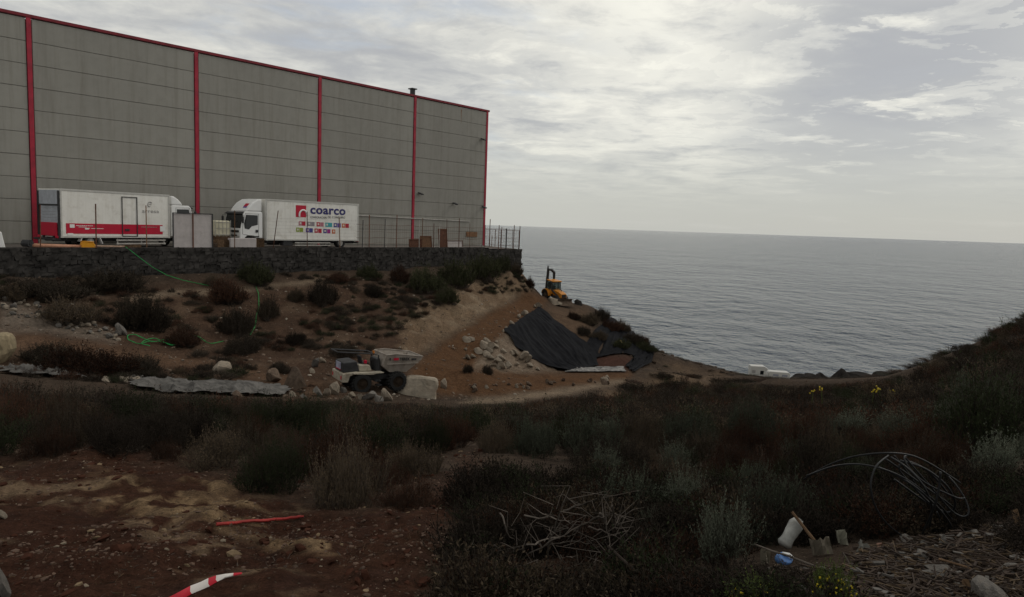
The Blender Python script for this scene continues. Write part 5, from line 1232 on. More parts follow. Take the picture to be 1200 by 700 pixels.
def shrub_np(seed, nstem=60, nb=7, nleaf=10, upright=.5, tw=.012, leaf=(.05, .014), spread=1.0, dome=.85, nt=0):
    """unit shrub: radius about 1, height about 1. returns (twig V, F, leaf V, F)"""
    r = np.random.RandomState(seed)
    a = r.uniform(0, 2 * np.pi, nstem); rad = np.sqrt(r.rand(nstem)) * spread
    lump = .80 + .2 * np.sin(a * 2 + seed) * r.rand() + .16 * np.sin(a * 3 + seed * 2.1); top = 1 + .20 * np.sin(a * 2 + seed * 1.7) * rad + .16 * np.sin(a * 5 + seed) * rad
    tip = np.stack([np.cos(a) * rad * lump, np.sin(a) * rad * lump, (np.sqrt(np.maximum(0, 1.05 - (rad / 1.08) ** 2)) * dome) * r.uniform(.58, 1.08, nstem) * top], 1)
    base = np.stack([tip[:, 0] * .22, tip[:, 1] * .22, np.full(nstem, -.08)], 1) + r.normal(size=(nstem, 3)) * (.06, .06, 0)
    kn = base * .45 + tip * .55; kn[:, 2] = base[:, 2] + (tip[:, 2] - base[:, 2]) * (.42 + .2 * upright); kn[:, :2] *= 1.05
    Vs, Fs = [], []; off = 0
    def addb(p0, p1, w):
        nonlocal off
        v, f = blades(p0, p1, w, r); Vs.append(v); Fs.append(f + off); off += len(v)
    addb(base, kn, tw * 1.7); addb(kn, tip, tw * 1.1)
    # side twigs
    t = r.uniform(.35, 1, (nstem, nb)); o = np.where(t[..., None] < .5, base[:, None] + (kn - base)[:, None] * (t[..., None] * 2), kn[:, None] + (tip - kn)[:, None] * (t[..., None] * 2 - 1))
    dirv = (tip - base)[:, None] * .25 + r.normal(size=(nstem, nb, 3)) * .13 + np.array([0, 0, .10 + .16 * upright])
    e = o + dirv * r.uniform(.6, 1.25, (nstem, nb, 1)); o = o.reshape(-1, 3); e = e.reshape(-1, 3)
    e[:, 2] = np.maximum(e[:, 2], .02)
    addb(o, e, tw * .62)
    LV, LF = np.zeros((0, 3)), np.zeros((0, 4), int)
    if nleaf:
        t = r.uniform(.15, 1.05, (len(o), nleaf, 1)); pc = (o[:, None] + (e - o)[:, None] * t).reshape(-1, 3); dd = np.repeat(e - o, nleaf, 0); dd = dd / (np.linalg.norm(dd, axis=1, keepdims=True) + 1e-9)
        dd = dd * .7 + r.normal(size=pc.shape) * .55 + np.array([0, 0, .25])
        LV, LF = leaves(pc, dd, leaf[0] * r.uniform(.6, 1.3, len(pc)), leaf[1] * r.uniform(.7, 1.3, len(pc)), r)
    return np.concatenate(Vs), np.concatenate(Fs), LV, LF
def cluster(seed, n, *a, **k):
    """several clumps of unequal size grown together"""
    r = np.random.RandomState(seed + 900); parts = []
    for i in range(n):
        A = shrub_np(seed * 7 + i, *a, **k); q = 6.28 * i / n + r.uniform(-.6, .6); d = r.uniform(.30, .58) if i else r.uniform(0, .2); s_ = (r.uniform(.42, .62), r.uniform(.42, .62), r.uniform(.5, .95) if i else r.uniform(.85, 1.05))
        parts.append([A[0] * s_ + (math.cos(q) * d, math.sin(q) * d, 0), A[1], A[2] * s_ + (math.cos(q) * d, math.sin(q) * d, 0), A[3]])
    out = []
    for v, f in ((0, 1), (2, 3)):
        o = 0; F = []
        for p in parts: F.append(p[f] + o); o += len(p[v])
        out += [np.concatenate([p[v] for p in parts]), np.concatenate(F)]
    return out
class Plant:
    def __init__(s, name, arr, mt, ml):
        s.arr = arr; s.mt, s.ml = mt, ml
        s.st = mesh_np('stems', arr[0], arr[1], mt, link=False).data
        s.fo = mesh_np('foliage', arr[2], arr[3], ml, link=False).data if len(arr[2]) else None
    def put(s, name, p, rad, h, rz, label, cat, group=None, parts=True):
        t = empty(name, p, rz); t.scale = (rad, rad, h); tag(t, label, cat, group)
        a = bpy.data.objects.new('stems', s.st); C.objects.link(a); a.parent = t
        if s.fo: b = bpy.data.objects.new('foliage', s.fo); C.objects.link(b); b.parent = t
        return t
fol_red = mat('reddish_foliage', (.060, .030, .019), .9, .5, 3, rnd=.5, spec=.04)
fol_tan = mat('tan_foliage', (.088, .066, .044), .9, .5, 3, rnd=.45, spec=.04)
twig2 = mat('grey_twig', (.085, .070, .058), .9, .4, 7, rnd=.3, spec=.04)
fol_black = mat('blackish_foliage', (.028, .022, .017), .85, .45, 5, rnd=.35, spec=.04)
heath = [Plant('heath', cluster(10 + k, 3 + k % 2, 62, 8, 9, (.08, .2, 0)[k % 3], .011, (.044, .022), 1.0, .85), (twig, twig2)[k in (3, 6)], m_) for k, m_ in enumerate((fol_brown, fol_black, fol_red, fol_tan, fol_green, fol_black, fol_tan, fol_red))]
green = [Plant('green', shrub_np(40 + k, 110, 8, 11, .4, .010, (.052, .016)), twig, fol_green) for k in range(3)]
dome = [Plant('dome', cluster(140 + k, 5, 60, 7, 7, .25, .022, (.08, .030), 1.0, .92), (twig, twig2)[k % 2], (fol_brown, fol_tan, fol_red, fol_brown)[k]) for k in range(4)]
fol_olive = mat('olive_foliage', (.052, .056, .028), .85, .5, 4, rnd=.3, spec=.04)
domeg = [Plant('domeg', cluster(150 + k, 5, 44, 7, 9, .3, .02, (.10, .042), 1.0, .92), twig2, fol_olive) for k in range(2)]
sage = [Plant('sage', shrub_np(60 + k, 95, 5, 18, 1.0, .012, (.055, .017), .85, .95), twig, fol_sage) for k in range(3)]
fol_dull = mat('dull_sage_foliage', (.066, .074, .052), .85, .4, 4, rnd=.4, spec=.04)
dull = [Plant('dull', cluster(70 + k, 3, 50, 6, 14, .35, .012, (.05, .024), .95, .85), twig, fol_dull) for k in range(2)]
fresh = [Plant('fresh', shrub_np(80 + k, 60, 6, 16, .8, .011, (.075, .022), .9, .9), twig, fol_fresh) for k in range(2)]
smallh = [Plant('far', shrub_np(90 + k, 60, 6, 6, .15, .018, (.075, .028), 1.0, .8), twig, [fol_brown, fol_green, fol_brown][k]) for k in range(3)]

# bushes one can pick out on the slope, the ridge and by the wall: (x, foot y, width, height, kind)
slope_bushes = [(165, 387, 74, 40, heath, 'largest dark dry bush in the middle of the left slope'), (78, 376, 78, 28, heath, 'wide low dark bush left of the largest bush on the slope'), (265, 354, 60, 28, heath, 'grey brown dome shaped bush below the hanging green hose'),
    (298, 333, 50, 28, green, 'green leafy bush against the dark wall below the coarco truck'), (278, 391, 48, 30, heath, 'dark bush left of the straight green hose'), (316, 373, 32, 28, heath, 'dark bush right of the straight green hose'), (214, 404, 58, 20, heath, 'low dark bush just above the tangled green hose'),
    (284, 415, 54, 26, heath, 'dark bush below the foot of the straight green hose'), (376, 356, 50, 25, heath, 'dark bush on the slope below the middle of the coarco truck'), (346, 353, 26, 16, heath, 'small dark bush touching the bush below the coarco truck'), (435, 327, 30, 16, green, 'small green bush at the wall foot right of the coarco truck'),
    (60, 348, 100, 24, heath, 'long dark bush at the wall foot on the far left'), (132, 340, 80, 24, heath, 'dark bush at the wall foot below the red banded truck'), (15, 352, 50, 20, heath, 'dark bush at the left edge under the wall'), (500, 342, 44, 28, green, 'dark green bush on the brow above the cut bank'), (533, 335, 52, 32, green, 'tall green bush on the wall foot below the rusty plate'),
    (565, 327, 44, 28, green, 'green bush on the brow below the mesh fence'), (590, 318, 34, 20, green, 'small green bush at the seaward corner of the wall'), (468, 332, 34, 20, heath, 'dark bush at the wall foot below the rusty sheets'), (401, 417, 40, 18, heath, 'dark bush behind the rear of the dumper'), (345, 402, 34, 13, heath, 'low dark tuft on the slope left of the dumper'),
    (525, 356, 36, 22, green, 'dark green bush hanging over the lip of the cut bank'), (100, 440, 130, 34, heath, 'broad dark bush behind the stones left of the grey sheet'), (165, 440, 66, 26, heath, 'dark bush right of the broad dark bush'), (58, 424, 70, 22, heath, 'dark bush right of the yellowish block'), (604, 322, 22, 14, heath, 'dry bush at the top of the cliff edge'),
    (621, 337, 14, 12, heath, 'small dry bush on the cliff edge left of the backhoe loader'), (330, 436, 30, 14, heath, 'dark tuft above the dark boulders'), (438, 347, 30, 14, heath, 'low dry bush on the bare slope left of the cut bank'), (250, 335, 30, 14, heath, 'low dry bush at the wall foot left of the green bush'), (395, 330, 40, 10, heath, 'low dry growth along the wall foot below the truck tail'),
    (572, 438, 18, 12, heath, 'dark tuft at the foot of the pale rubble'), (548, 436, 16, 10, heath, 'small dark tuft by the track below the rubble'),
    (690, 380, 36, 14, heath, 'dark bush on the ridge just right of the jagged rock'), (716, 388, 34, 13, heath, 'dark bush halfway down the ridge beside the sea'), (741, 401, 34, 13, heath, 'dark bush on the ridge above the pit'), (757, 412, 28, 12, green, 'green bush at the lower end of the ridge'), (702, 398, 28, 11, heath, 'dark bush on the ridge above the black sheet corner'), (672, 374, 20, 9, heath, 'small dark tuft right of the black sheet'), (727, 408, 30, 12, green, 'green tuft behind the pit'), (705, 375, 24, 14, heath, 'dark bush on the skyline of the ridge'), (728, 388, 26, 14, heath, 'dark bush on the skyline below the middle of the ridge'), (752, 404, 24, 12, heath, 'dark bush on the skyline at the lower ridge'), (684, 392, 22, 12, heath, 'reddish dark bush at the right edge of the black sheet'),
    (610, 314, 10, 14, green, 'thin green bush sticking out from the end of the wall')]
for i, (px, py, w, h, kind, lab) in enumerate(slope_bushes):
    p = hit(px, py, 20); s = pm(p); {id(heath): dome, id(green): domeg}[id(kind)][i % (4 if kind is heath else 2)].put('dry_bush' if kind is heath else 'green_bush', p - Vector((0, 0, .05)), w * s / 2 * 1.12, h * s * .95, rng.uniform(0, 6.28), lab, 'bush', 'bushes on the slope and the ridge')

FRONT_BARE = [(-400, 546), (60, 537), (120, 530), (235, 546), (300, 582), (420, 606), (490, 594), (528, 560), (540, 520), (566, 520), (562, 560), (540, 610), (512, 650), (500, 760), (-400, 760)]
RIGHT_BARE = [(940, 760), (950, 690), (1000, 662), (1060, 646), (1130, 632), (1260, 605), (1260, 760)]
BOTTLE = [(880, 668), (890, 640), (925, 612), (1000, 640), (1000, 690), (940, 700)]
COIL = [(1005, 600), (1040, 570), (1125, 560), (1150, 600), (1140, 660), (1010, 665)]
TOPX = [-400, 0, 150, 330, 470, 540, 640, 735, 780, 860, 930, 1040, 1075, 1110, 1150, 1200, 1300, 1600]
TOPY = [446, 446, 460, 468, 472, 477, 468, 453, 440, 448, 452, 446, 431, 416, 398, 370, 326, 240]
PROTECT = [(884, 955, 638, 676), (800, 884, 652, 670), (1000, 1140, 626, 642), (596, 730, 655, 664), (950, 1060, 636, 668), (1140, 1200, 610, 640)]
GAP = [(470, 440), (480, 472), (540, 476), (640, 466), (735, 452), (735, 436), (600, 436), (540, 432), (560, 380), (480, 380)]
def inside(poly, x, y):
    c = False; n = len(poly)
    for k in range(n):
        x0, y0 = poly[k]; x1, y1 = poly[(k + 1) % n]
        if (y0 > y) != (y1 > y) and x < (x1 - x0) * (y - y0) / (y1 - y0) + x0: c = not c
    return c
spots = []
cell = {}
rs = np.random.RandomState(22)
for tries in range(26000):
    Rr = 3.0 + 45 * rs.rand() ** 1.35; a = rs.uniform(-.74, .74); x, y = Rr * math.sin(a), Rr * math.cos(a)
    px, py = in_px(x, y)
    if px < -90 or px > 1290 or py > 790: continue
    if inside(BOTTLE, px, py) or inside(COIL, px, py) or inside(FRONT_BARE, px, py) or inside(RIGHT_BARE, px, py) or inside(GAP, px, py): continue
    if px < 470 and py < 466: continue
    if px < 735 and py < 474 and px > 470: continue
    if 735 <= px < 860 and py < 470 and fbm(x, y, 3, 3, 5) < .05: continue
    if Rr > 12 and px < 600 and py < 474: continue
    if Rr < 16 and fbm(x, y, 2.4, 3, 77) < (-.16 if px > 430 else -.28): continue
    rad = rs.uniform(.26, .66) * (1.0 if Rr > 7 else .8)
    room = (py - float(np.interp(px, TOPX, TOPY))) * Rr / FPX
    for (q0, q1, qs, qb) in PROTECT:
        if py > qs and q0 - rad * 800 / Rr < px < q1 + rad * 800 / Rr: room = min(room, (py - qb + 2) * Rr / FPX)
    if room < .2: continue
    if Rr < 4.2: rad *= .7
    key = (int(x // 1), int(y // 1)); ok = True
    for i in (-1, 0, 1):
        for j in (-1, 0, 1):
            for (x2, y2, r2) in cell.get((key[0] + i, key[1] + j), ()):
                if math.hypot(x - x2, y - y2) < (rad + r2) * (.74 if Rr < 14 else .64): ok = False; break
    if not ok: continue
    cell.setdefault(key, []).append((x, y, rad)); spots.append((Rr, x, y, rad, px, py, room))
spots.sort()
print('heath spots', len(spots))
near = spots[:250]; far = spots[250:]
for k, (Rr, x, y, rad, px, py, room) in enumerate(near):
    z = zt(x, y); g = rs.rand() < .14
    h = min(room, rad * rs.uniform(.75, 1.5) * (.75 if Rr < 5 else 1) * (1 + .5 * fbm(x, y, 3.0, 2, 78)))
    if px > 1030 and py > 540 and Rr < 8: h *= .6
    kd = 'dull' if px > 560 and rs.rand() < .20 else 'green' if g else 'heath'; ki = rs.randint(2 if kd == 'dull' else 3 if kd == 'green' else len(heath))
    word = {'dull': 'greyish green', 'green': 'dark green leafy', 'heath': ('dry brown', 'blackish', 'reddish brown', 'pale tan tipped', 'dark olive', 'blackish', 'pale tan tipped', 'reddish brown')[ki] if kd == 'heath' else ''}[kd]
    zone = 'beside the bare red earth' if px < 560 and py > 470 else 'on the right hillside' if px > 900 and py < 560 else 'round the rubbish and dead branches' if py > 570 else 'in the middle of the valley brush'
    pl = {'dull': dull, 'green': green, 'heath': heath}[kd][ki]
    pl.put('dry_shrub', Vector((x, y, z - .04)), rad * 1.15, h, rs.uniform(0, 6.28), word + ' twiggy shrub ' + zone, 'shrub', word + ' shrubs ' + zone)
def join_far(lst, name, label):
    VV = {0: [], 1: []}; FF = {0: [], 1: []}; oo = {0: 0, 1: 0}
    for k, (Rr, x, y, rad, px, py, room) in enumerate(lst):
        A = smallh[k % 3].arr; a = rs.uniform(0, 6.28); h = min(room, rad * rs.uniform(.8, 1.4)); ca_, sa_ = math.cos(a), math.sin(a)
        for q, (v, f) in enumerate(((A[0], A[1]), (A[2], A[3]))):
            w = v * (rad * 1.2, rad * 1.2, h); w = np.stack([w[:, 0] * ca_ - w[:, 1] * sa_, w[:, 0] * sa_ + w[:, 1] * ca_, w[:, 2]], 1) + (x, y, zt(x, y) - .04)
            VV[q].append(w); FF[q].append(f + oo[q]); oo[q] += len(w)
    V = np.concatenate(VV[0] + VV[1]); F = np.concatenate([np.concatenate(FF[0]), np.concatenate(FF[1]) + oo[0]])
    pick = rs.choice([1, 1, 2, 3, 3, 4, 5], len(FF[1]))
    mi = np.concatenate([np.zeros(sum(map(len, FF[0])), int), np.concatenate([np.full(len(f), p) for f, p in zip(FF[1], pick)])])
    o = mesh_np(name, V, F, [twig, fol_brown, fol_green, fol_black, fol_red, fol_tan], mi=mi); tag(o, label, kind='stuff')
join_far(far, 'far_brush', 'dense dark brush covering the valley floor and the right hill')
# scrub on the far land towards the shore
fs_ = []
for _ in range(2600):
    x = rs.uniform(0, 75); y = rs.uniform(40, 140); px, py = in_px(x, y)
    if not (735 < px < 1250 and py > 405): continue
    if px < 775 and py < 436: continue
    if px < 870 and (py < 445) and rs.rand() < .25: continue
    if 872 < px < 930 and y > 110: continue
    fs_.append((0, x, y, rs.uniform(.4, .9), px, py, max(.1, (py - float(np.interp(px, TOPX, TOPY)) + 5) * y / FPX)))
for _ in range(500):
    x = rs.uniform(3, 18); y = rs.uniform(60, 84); px, py = in_px(x, y)
    if 660 < px < 800 and 356 < py < 420 and (px - 690) * .9 + 352 < py + 6 and not (px < 700 and py > 395) and py < 408 + (px - 690) * .12: fs_.append((0, x, y, rs.uniform(.3, .8), px, py, 9))
lo_ = []
for _ in range(9000):
    Rr = 3.2 + 4.5 * rs.rand(); a = rs.uniform(-.05, .72); x, y = Rr * math.sin(a), Rr * math.cos(a); px, py = in_px(x, y)
    if px < 500 or px > 1240 or inside(RIGHT_BARE, px, py) or inside(FRONT_BARE, px, py): continue
    room = .34
    for (q0, q1, qs, qb) in PROTECT:
        if py > qs and q0 - 24 < px < q1 + 24: room = min(room, .02 + (py - qb + 2) * Rr / FPX)
    if room < .07: continue
    lo_.append((Rr, x, y, rs.uniform(.14, .30), px, py, room))
    if len(lo_) > 330: break
join_far(lo_, 'low_growth', 'low dark growth filling the ground between the front shrubs')
def dry_litter():
    r = np.random.RandomState(8); n = 5200; R_ = 2.6 + 8 * r.rand(n) ** 1.4; a = r.uniform(-.74, .05, n); X_ = R_ * np.sin(a); Y_ = R_ * np.cos(a)
    keep = fbm(X_, Y_, 1.2, 3, 12) > -.12; X_, Y_ = X_[keep], Y_[keep]; Z_ = np.array([zt(u, v) for u, v in zip(X_, Y_)])
    p0 = np.stack([X_, Y_, Z_ + .006], 1); d = r.normal(size=p0.shape) * (.035, .035, .012); d[:, 2] = np.abs(d[:, 2]); v, f = blades(p0, p0 + d, r.uniform(.002, .006, len(p0)), r)
    o = mesh_np('dry_litter', v, f, [deadwood, brownwood], mi=(r.rand(len(f)) < .7).astype(int)); tag(o, 'dry twig litter strewn over the bare reddish earth', kind='stuff')
dry_litter()
tu_ = []
for _ in range(9000):
    x = rs.uniform(-32, 12); y = rs.uniform(27, 74); px, py = in_px(x, y)
    if not (-20 < px < 640 and 322 < py < 470): continue
    if px > 470 and py > 345 + max(0, (540 - px)) * .6 and not (px < 560 and py < 350): continue
    if fbm(x, y, 5, 3, 55) + .35 * fbm(x, y, 1.2, 2, 56) < -.02: continue
    if 150 < px < 300 and 388 < py < 412 or (470 < px and (px - 470) * -.75 + 455 < py + 8 and py > 345) or 380 < px < 520 and py > 425: continue
    tu_.append((0, x, y, rs.uniform(.12, .36) * (1 + rs.rand() ** 3), px, py, .35 if py < 450 else .12))
    if len(tu_) > 700: break
join_far(tu_, 'slope_tufts', 'low dry tufts scattered over the brown slope below the wall')
fs_ = fs_[:1300]; print('far scrub', len(fs_))
join_far(fs_, 'shore_scrub', 'low dark scrub on the land between the valley and the shore')

# sage, yellow flowered plants, dead branches: each stands out in the brush
def plant_at(kinds, i, px, py, w, h, name, lab, cat, group=None):
    p = hit(px, py, 2); s = pm(p); return kinds[i % len(kinds)].put(name, p - Vector((0, 0, .03)), w * s / 2, h * s, rng.uniform(0, 6.28), lab, cat, group)
for i, (px, py, w, h, lab) in enumerate([(846, 668, 100, 70, 'largest pale sage bush, left of the white bottle'), (800, 605, 70, 46, 'pale sage bush above and left of the largest sage bush'), (790, 560, 60, 34, 'pale sage bush in the middle distance above the other sage bushes'), (1065, 524, 90, 36, 'pale green bush behind the black cable coil'), (1000, 514, 70, 26, 'pale green bush left of the bush behind the cable coil'), (1165, 566, 80, 46, 'pale green bush at the right edge above the debris'), (710, 560, 50, 30, 'faint pale sage tuft in the middle of the brush'), (760, 625, 34, 26, 'small pale sage tuft left of the largest sage bush'), (1095, 605, 40, 26, 'pale sage sprig inside the cable coil'), (1118, 500, 60, 26, 'pale green bush on the right hill slope'), (930, 545, 40, 26, 'faint pale sprig left of the cable coil'), (710, 520, 50, 22, 'faint pale tuft far into the brush')]):
    plant_at(sage, i, px, py, w, h, 'sage_bush', lab, 'bush', 'sage bushes in the brush')
for i, (px, py, w, h, lab) in enumerate([(885, 722, 100, 44, 'fresh green yellow flowered plant at the bottom edge'), (975, 712, 70, 50, 'green yellow flowered plant right of the one at the bottom edge'), (960, 690, 30, 26, 'small yellow flowered sprig below the white bottle')]):
    t = plant_at(fresh, i, px, py, w, h, 'flowering_plant', lab, 'plant', 'yellow flowered plants')
    r = np.random.RandomState(i + 5); n = 46; a = r.uniform(0, 6.28, n); q_ = np.sqrt(r.rand(n)) * .8
    pc = np.stack([np.cos(a) * q_, np.sin(a) * q_, np.sqrt(1 - (q_) ** 2) * .95 * r.uniform(.75, 1.08, n)], 1); V = []; F = []
    for k in range(n):
        v = ICO1[0] * r.uniform(.03, .055); V.append(v + pc[k]); F.append(ICO1[1] + 12 * k if len(ICO1[0]) == 12 else ICO1[1] + len(ICO1[0]) * k)
    o = mesh_np('flowers', np.concatenate(V), np.concatenate(F), flower, t); o['kind'] = 'stuff'
for i, (px, py, hh) in enumerate([(949, 488, 18), (962, 487, 20), (1020, 485, 16), (1030, 484, 18), (1041, 483, 15)]):
    p = hit(px, py, 5); s = pm(p); t = empty('flower_stalk', p); tag(t, 'tall thin yellow flower stalk rising from the brush on the right hill', 'flower stalk', 'yellow flower stalks')
    q = MB(); q.tube([(0, 0, 0), (.02, 0, hh * s * .6), (.05 * (-1) ** i, 0, hh * s * 1.6)], .012, 4); q.build('stalk', fol_fresh, t); q = MB()
    for k in range(6): q.box((.05 * (-1) ** i + rng.uniform(-.1, .1), rng.uniform(-.1, .1), hh * s * 1.6 + rng.uniform(-.06, .1)), (.035, .035, .03), rot=(rng.random(), rng.random(), 0))
    o = q.build('flower_head', flower, t); o['kind'] = 'stuff'
def dead_branches():
    c = hit(665, 668, 2); t = empty('dead_shrub', c); tag(t, 'bleached dead shrub with long bare curved branches in the front brush', 'dead shrub')
    r = random.Random(9); s = pm(c)
    arcs = [((640, 650), (652, 610), (664, 584)), ((600, 660), (650, 630), (692, 612)), ((616, 606), (650, 604), (668, 612)), ((672, 622), (690, 607), (712, 605)), ((706, 640), (716, 622), (724, 610)), ((715, 595), (724, 612), (736, 630)), ((710, 675), (711, 655), (710, 635)), ((586, 600), (596, 620), (606, 646)), ((580, 640), (592, 650), (606, 658)), ((690, 618), (720, 625), (745, 640)), ((660, 600), (680, 588), (698, 584)), ((640, 640), (670, 628), (700, 640)), ((650, 690), (680, 672), (700, 668)), ((730, 640), (760, 662), (790, 690)), ((620, 640), (640, 634), (690, 622)), ((696, 690), (730, 676), (770, 680)), ((705, 600), (716, 622), (712, 650)), ((668, 700), (684, 684), (690, 668))]
    for k, (a, b, d) in enumerate(arcs):
        pts = [P(q[0], q[1], c.y + r.uniform(-.35, .5) * (1 if j else .6)) - c for j, q in enumerate((a, b, d))]
        ps = []
        for j in range(9):
            u = j / 8; ps.append(pts[0] * (1 - u) ** 2 + pts[1] * 2 * u * (1 - u) + pts[2] * u * u + Vector((r.uniform(-.012, .012), 0, r.uniform(-.012, .012))))
        q = MB(); q.tube(ps, [.0062 * (1 - .09 * j) for j in range(9)], 5)
        for e in range(3):
            j = r.randrange(3, 8); o = ps[j]; q.tube([o, o + Vector((r.uniform(-.1, .1), r.uniform(-.08, .08), r.uniform(.02, .14))), o + Vector((r.uniform(-.2, .2), r.uniform(-.1, .1), r.uniform(.04, .2)))], [.0032, .0025, .0012], 4)
        q.build('branch', deadwood, t)
    v = []; f = []; o = 0
    rr_ = np.random.RandomState(3); n = 90
    a0 = np.array([c.x, c.y, c.z]) + rr_.normal(size=(n, 3)) * (.32, .25, .07) + (0, 0, .16); dd = rr_.normal(size=(n, 3)) * (.07, .05, .06) + (0, 0, .05)
    vv, ff = blades(a0 - np.array(c), a0 + dd - np.array(c), .0032, rr_); o = mesh_np('fine_twigs', vv, ff, deadwood, t); o['kind'] = 'stuff'
dead_branches()

# ------------------------------------------------------------------ debris at the lower right
def debris():
    def rp(r): return r.uniform(1000, 1230), 0
    V, F = [], []; off = 0; r = np.random.RandomState(31)
    def strip_field(n, name, m, label, lmin, lmax, wmin, wmax, seed):
        r = np.random.RandomState(seed); q = MB()
        k = 0
        while k < n:
            px = r.uniform(900, 1240); lo = 640 + (1060 - px) * .18 if px > 1000 else 672; py = r.uniform(lo, 740)
            p = hit(px, py, 1.5); L = r.uniform(lmin, lmax); w = r.uniform(wmin, wmax)
            q.box((p.x, p.y, p.z + r.uniform(.008, .05)), (L, w, r.uniform(.003, .01)), rot=(r.uniform(-.35, .35), r.uniform(-.25, .25), r.normal() * .7)); k += 1
        o = q.build(name, m); tag(o, label, kind='stuff')
    strip_field(2200, 'bark_litter', mat('dark_litter', (.042, .028, .02), .95, .5, 8), 'brown bark and straw litter under the debris', .02, .16, .003, .012, 1)
    strip_field(900, 'straw_litter', mat('straw_litter', (.10, .068, .04), .9, .4, 8), 'pale straw and wood chips among the debris', .02, .14, .002, .007, 2)
    strip_field(340, 'grey_scraps', mat('grey_litter', (.105, .095, .085), .9, .5, 8), 'grey scraps scattered among the debris', .01, .07, .008, .026, 3)
    # flat pieces
    for i, (px, py, w, h, rz, m, lab, cat, nm) in enumerate([
        (1045, 644, 40, 6, .1, mat('reddish_board', (.30, .17, .12), .8, .4, 6), 'reddish splintered board below the cable coil', 'board', 'broken_board'),
        (1140, 650, 34, 5, -.12, mat('pale_splinter', (.42, .33, .22), .8, .3, 6), 'pale wood splinter right of the cable coil', 'splinter', 'wood_splinter'),
        (1110, 640, 20, 12, .6, RG, 'grey flat scrap just right of the cable loop', 'scrap', 'flat_scrap'),
        (1172, 627, 26, 12, .3, RG, 'pale grey scrap by the right edge above the debris', 'scrap', 'flat_scrap'),
        (1138, 632, 26, 10, -.7, RG, 'slanting grey scrap between the cable and the right edge', 'scrap', 'flat_scrap'),
        (988, 640, 20, 20, .5, mat('olive_card', (.13, .125, .095), .85, .3, 6), 'square grey olive card standing right of the stick', 'card', 'card_piece'),
        (965, 652, 30, 24, -.3, mat('brown_card', (.09, .075, .055), .85, .3, 6), 'crumpled brown card below the stick', 'card', 'card_piece'),
        (898, 664, 12, 22, .2, mat('beige_card', (.17, .15, .11), .85, .3, 6), 'beige card standing left of the blue object', 'card', 'card_piece'),
        (910, 676, 14, 10, -.2, mat('beige_card_low', (.17, .15, .11), .85, .3, 6), 'beige chip lying below the blue object', 'card', 'card_piece'),
        (1012, 652, 24, 18, .9, mat('grey_card', (.12, .115, .10), .85, .3, 6), 'crumpled grey card left of the reddish board', 'card', 'card_piece'),
        (1194, 622, 6, 28, .1, mat('orange_wood', (.16, .10, .055), .85, .3, 6), 'upright pale wood stake at the right edge', 'stake', 'wood_stake'),
        (1136, 700, 8, 22, .0, mat('orange_wood_low', (.14, .085, .045), .85, .3, 6), 'short orange wood stub left of the large grey boulder', 'stub', 'wood_stub')]):
        p = hit(px, py, 1.5); s = pm(p) * .8; W_, H_ = w * s, h * s; q = MB(); n = 6; V = []; F = []; rr2 = random.Random(i + 3)
        for sd in (0, 1):
            for a in range(n + 1):
                for b in range(3):
                    V.append(((a / n - .5) * W_ * rr2.uniform(.92, 1.05), sd * .012 + .018 * math.sin(a * 1.3 + b + i), b / 2 * H_ * rr2.uniform(.85, 1.1)))
        st = (n + 1) * 3
        for a in range(n):
            for b in range(2):
                k = a * 3 + b; F.append((k, k + 3, k + 4, k + 1)); F.append((st + k, st + k + 1, st + k + 4, st + k + 3))
        for a in range(n): F.append((a * 3, st + a * 3, st + a * 3 + 3, a * 3 + 3)); F.append((a * 3 + 2, a * 3 + 5, st + a * 3 + 5, st + a * 3 + 2))
        F.append((0, 1, st + 1, st)); F.append((1, 2, st + 2, st + 1)); e = n * 3; F.append((e, st + e, st + e + 1, e + 1)); F.append((e + 1, st + e + 1, st + e + 2, e + 2))
        q.add(V, F); o = q.build(nm, m); o.location = p + Vector((0, 0, .01)); o.rotation_euler = (-.5, rz * .6, rz * .4); tag(o, lab, cat)
    for i, (px, py, w, h, lab) in enumerate([(1082, 656, 24, 14, 'grey stone just below the cable coil'), (1064, 636, 16, 10, 'small grey stone inside the foot of the cable coil'), (1125, 668, 24, 14, 'dark grey stone above and left of the large grey boulder'), (1100, 676, 36, 14, 'long grey stone in the middle of the debris'), (1188, 672, 26, 14, 'grey stone at the right edge above the large grey boulder')]):
        prock(px, py, w, h, RG, lab, 'stone', None, 'stone', seed=i + 1)
    # sticks
    for i, (pts, rad, m, lab) in enumerate([([(928, 600), (942, 618), (956, 636), (964, 648)], .012, brownwood, 'brown stick leaning over the white bottle'), ([(884, 638), (905, 646), (925, 652), (955, 664)], .007, deadwood, 'pale twig lying across in front of the blue object'), ([(932, 690), (944, 676), (958, 660)], .009, deadwood, 'grey stick leaning below the blue object'), ([(988, 648), (994, 658), (1000, 668)], .006, deadwood, 'short pale twig beside the yellow flowers'), ([(712, 640), (745, 670), (790, 700)], .010, twig, 'dark bare stick running down through the front brush'), ([(1100, 655), (1130, 664), (1160, 676)], .008, brownwood, 'dark stick across the middle of the debris')]):
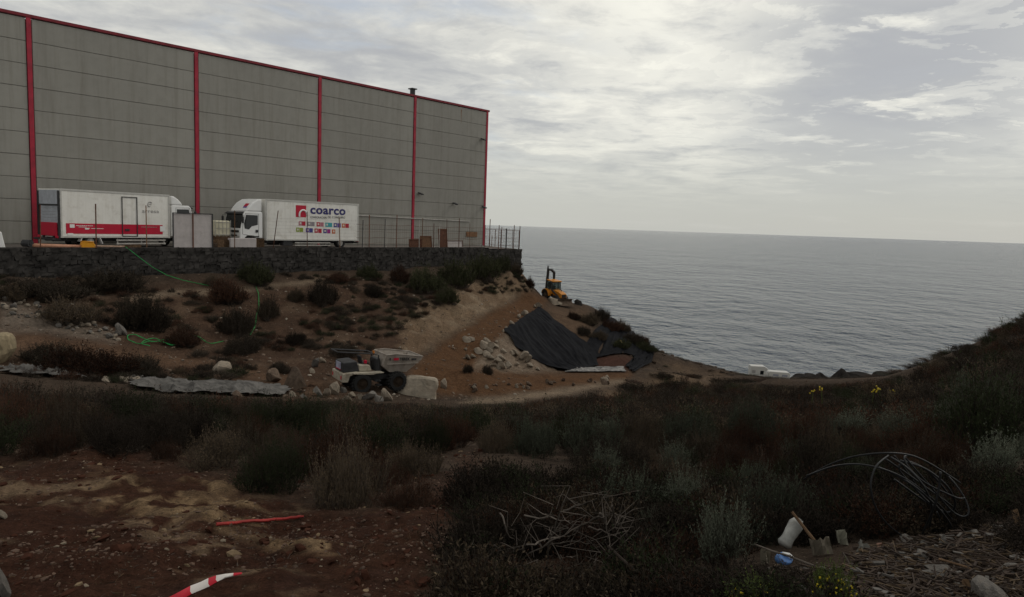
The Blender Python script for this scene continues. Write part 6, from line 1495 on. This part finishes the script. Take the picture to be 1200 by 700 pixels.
        p0 = hit(*pts[-1], 1.5); ps = [P(a, b, p0.y + .05 * (len(pts) - 1 - k)) for k, (a, b) in enumerate(pts)]
        q = MB(); q.tube(ps, [rad * (.7 + .3 * k / len(ps)) for k in range(len(ps))], 6); o = q.build('stick', m); tag(o, lab, 'stick')
    # white bottle
    p = hit(921, 646, 1.5); s = pm(p)
    t_scale = .85
    t = empty('plastic_bottle', p + Vector((-.02, 0, .03)), 0, rot=(R(-20), R(38), 0)); tag(t, 'crushed cloudy white plastic bottle lying in the brush', 'bottle')
    H = 40 * s; w = 9.5 * s; n = 16; V = []; prof = [(0, .0), (.75, .01), (1, .1), (.92, .3), (1.05, .5), (.98, .68), (1.0, .8), (.72, .93), (.34, .97)]
    for k, (a, z) in enumerate(prof):
        for j in range(n):
            u = 2 * math.pi * j / n; dent = 1 - .22 * max(0, math.sin(u * 2 + z * 6)) * (1 if .1 < z < .9 else 0); V.append((w * a * dent * math.cos(u), w * a * .8 * dent * math.sin(u), H * z))
    F = [(k * n + j, k * n + (j + 1) % n, (k + 1) * n + (j + 1) % n, (k + 1) * n + j) for k in range(len(prof) - 1) for j in range(n)]
    q = MB(); q.add(V, F); q.build('body', bottlemat, t, smooth=True); q = MB(); q.tube([(0, 0, H * .965), (0, 0, H * 1.0)], w * .36, 12); q.build('neck', bottlemat, t); q = MB(); q.tube([(.25 * w, 0, H * .9), (.55 * w, 0, H * .99), (.7 * w, 0, H * .9)], w * .14, 6); q.build('handle', bottlemat, t)
    p = hit(918, 661, 1.5); s = pm(p); v, f = rock_mesh(77, 3, 3); v = v * (11 * s, 9 * s, 8 * s) + (0, 0, 6 * s)
    t = empty('blue_container', p, .2); tag(t, 'crumpled blue and white plastic container below the white bottle', 'container')
    mesh_np('body', v, f, bluemat, t, smooth=True); q = MB(); q.tube([(-2 * s, 0, 13.5 * s), (5 * s, -2 * s, 12.5 * s), (9 * s, -5 * s, 9 * s)], 2.2 * s, 8); q.build('rim', white2, t, smooth=True)
debris()
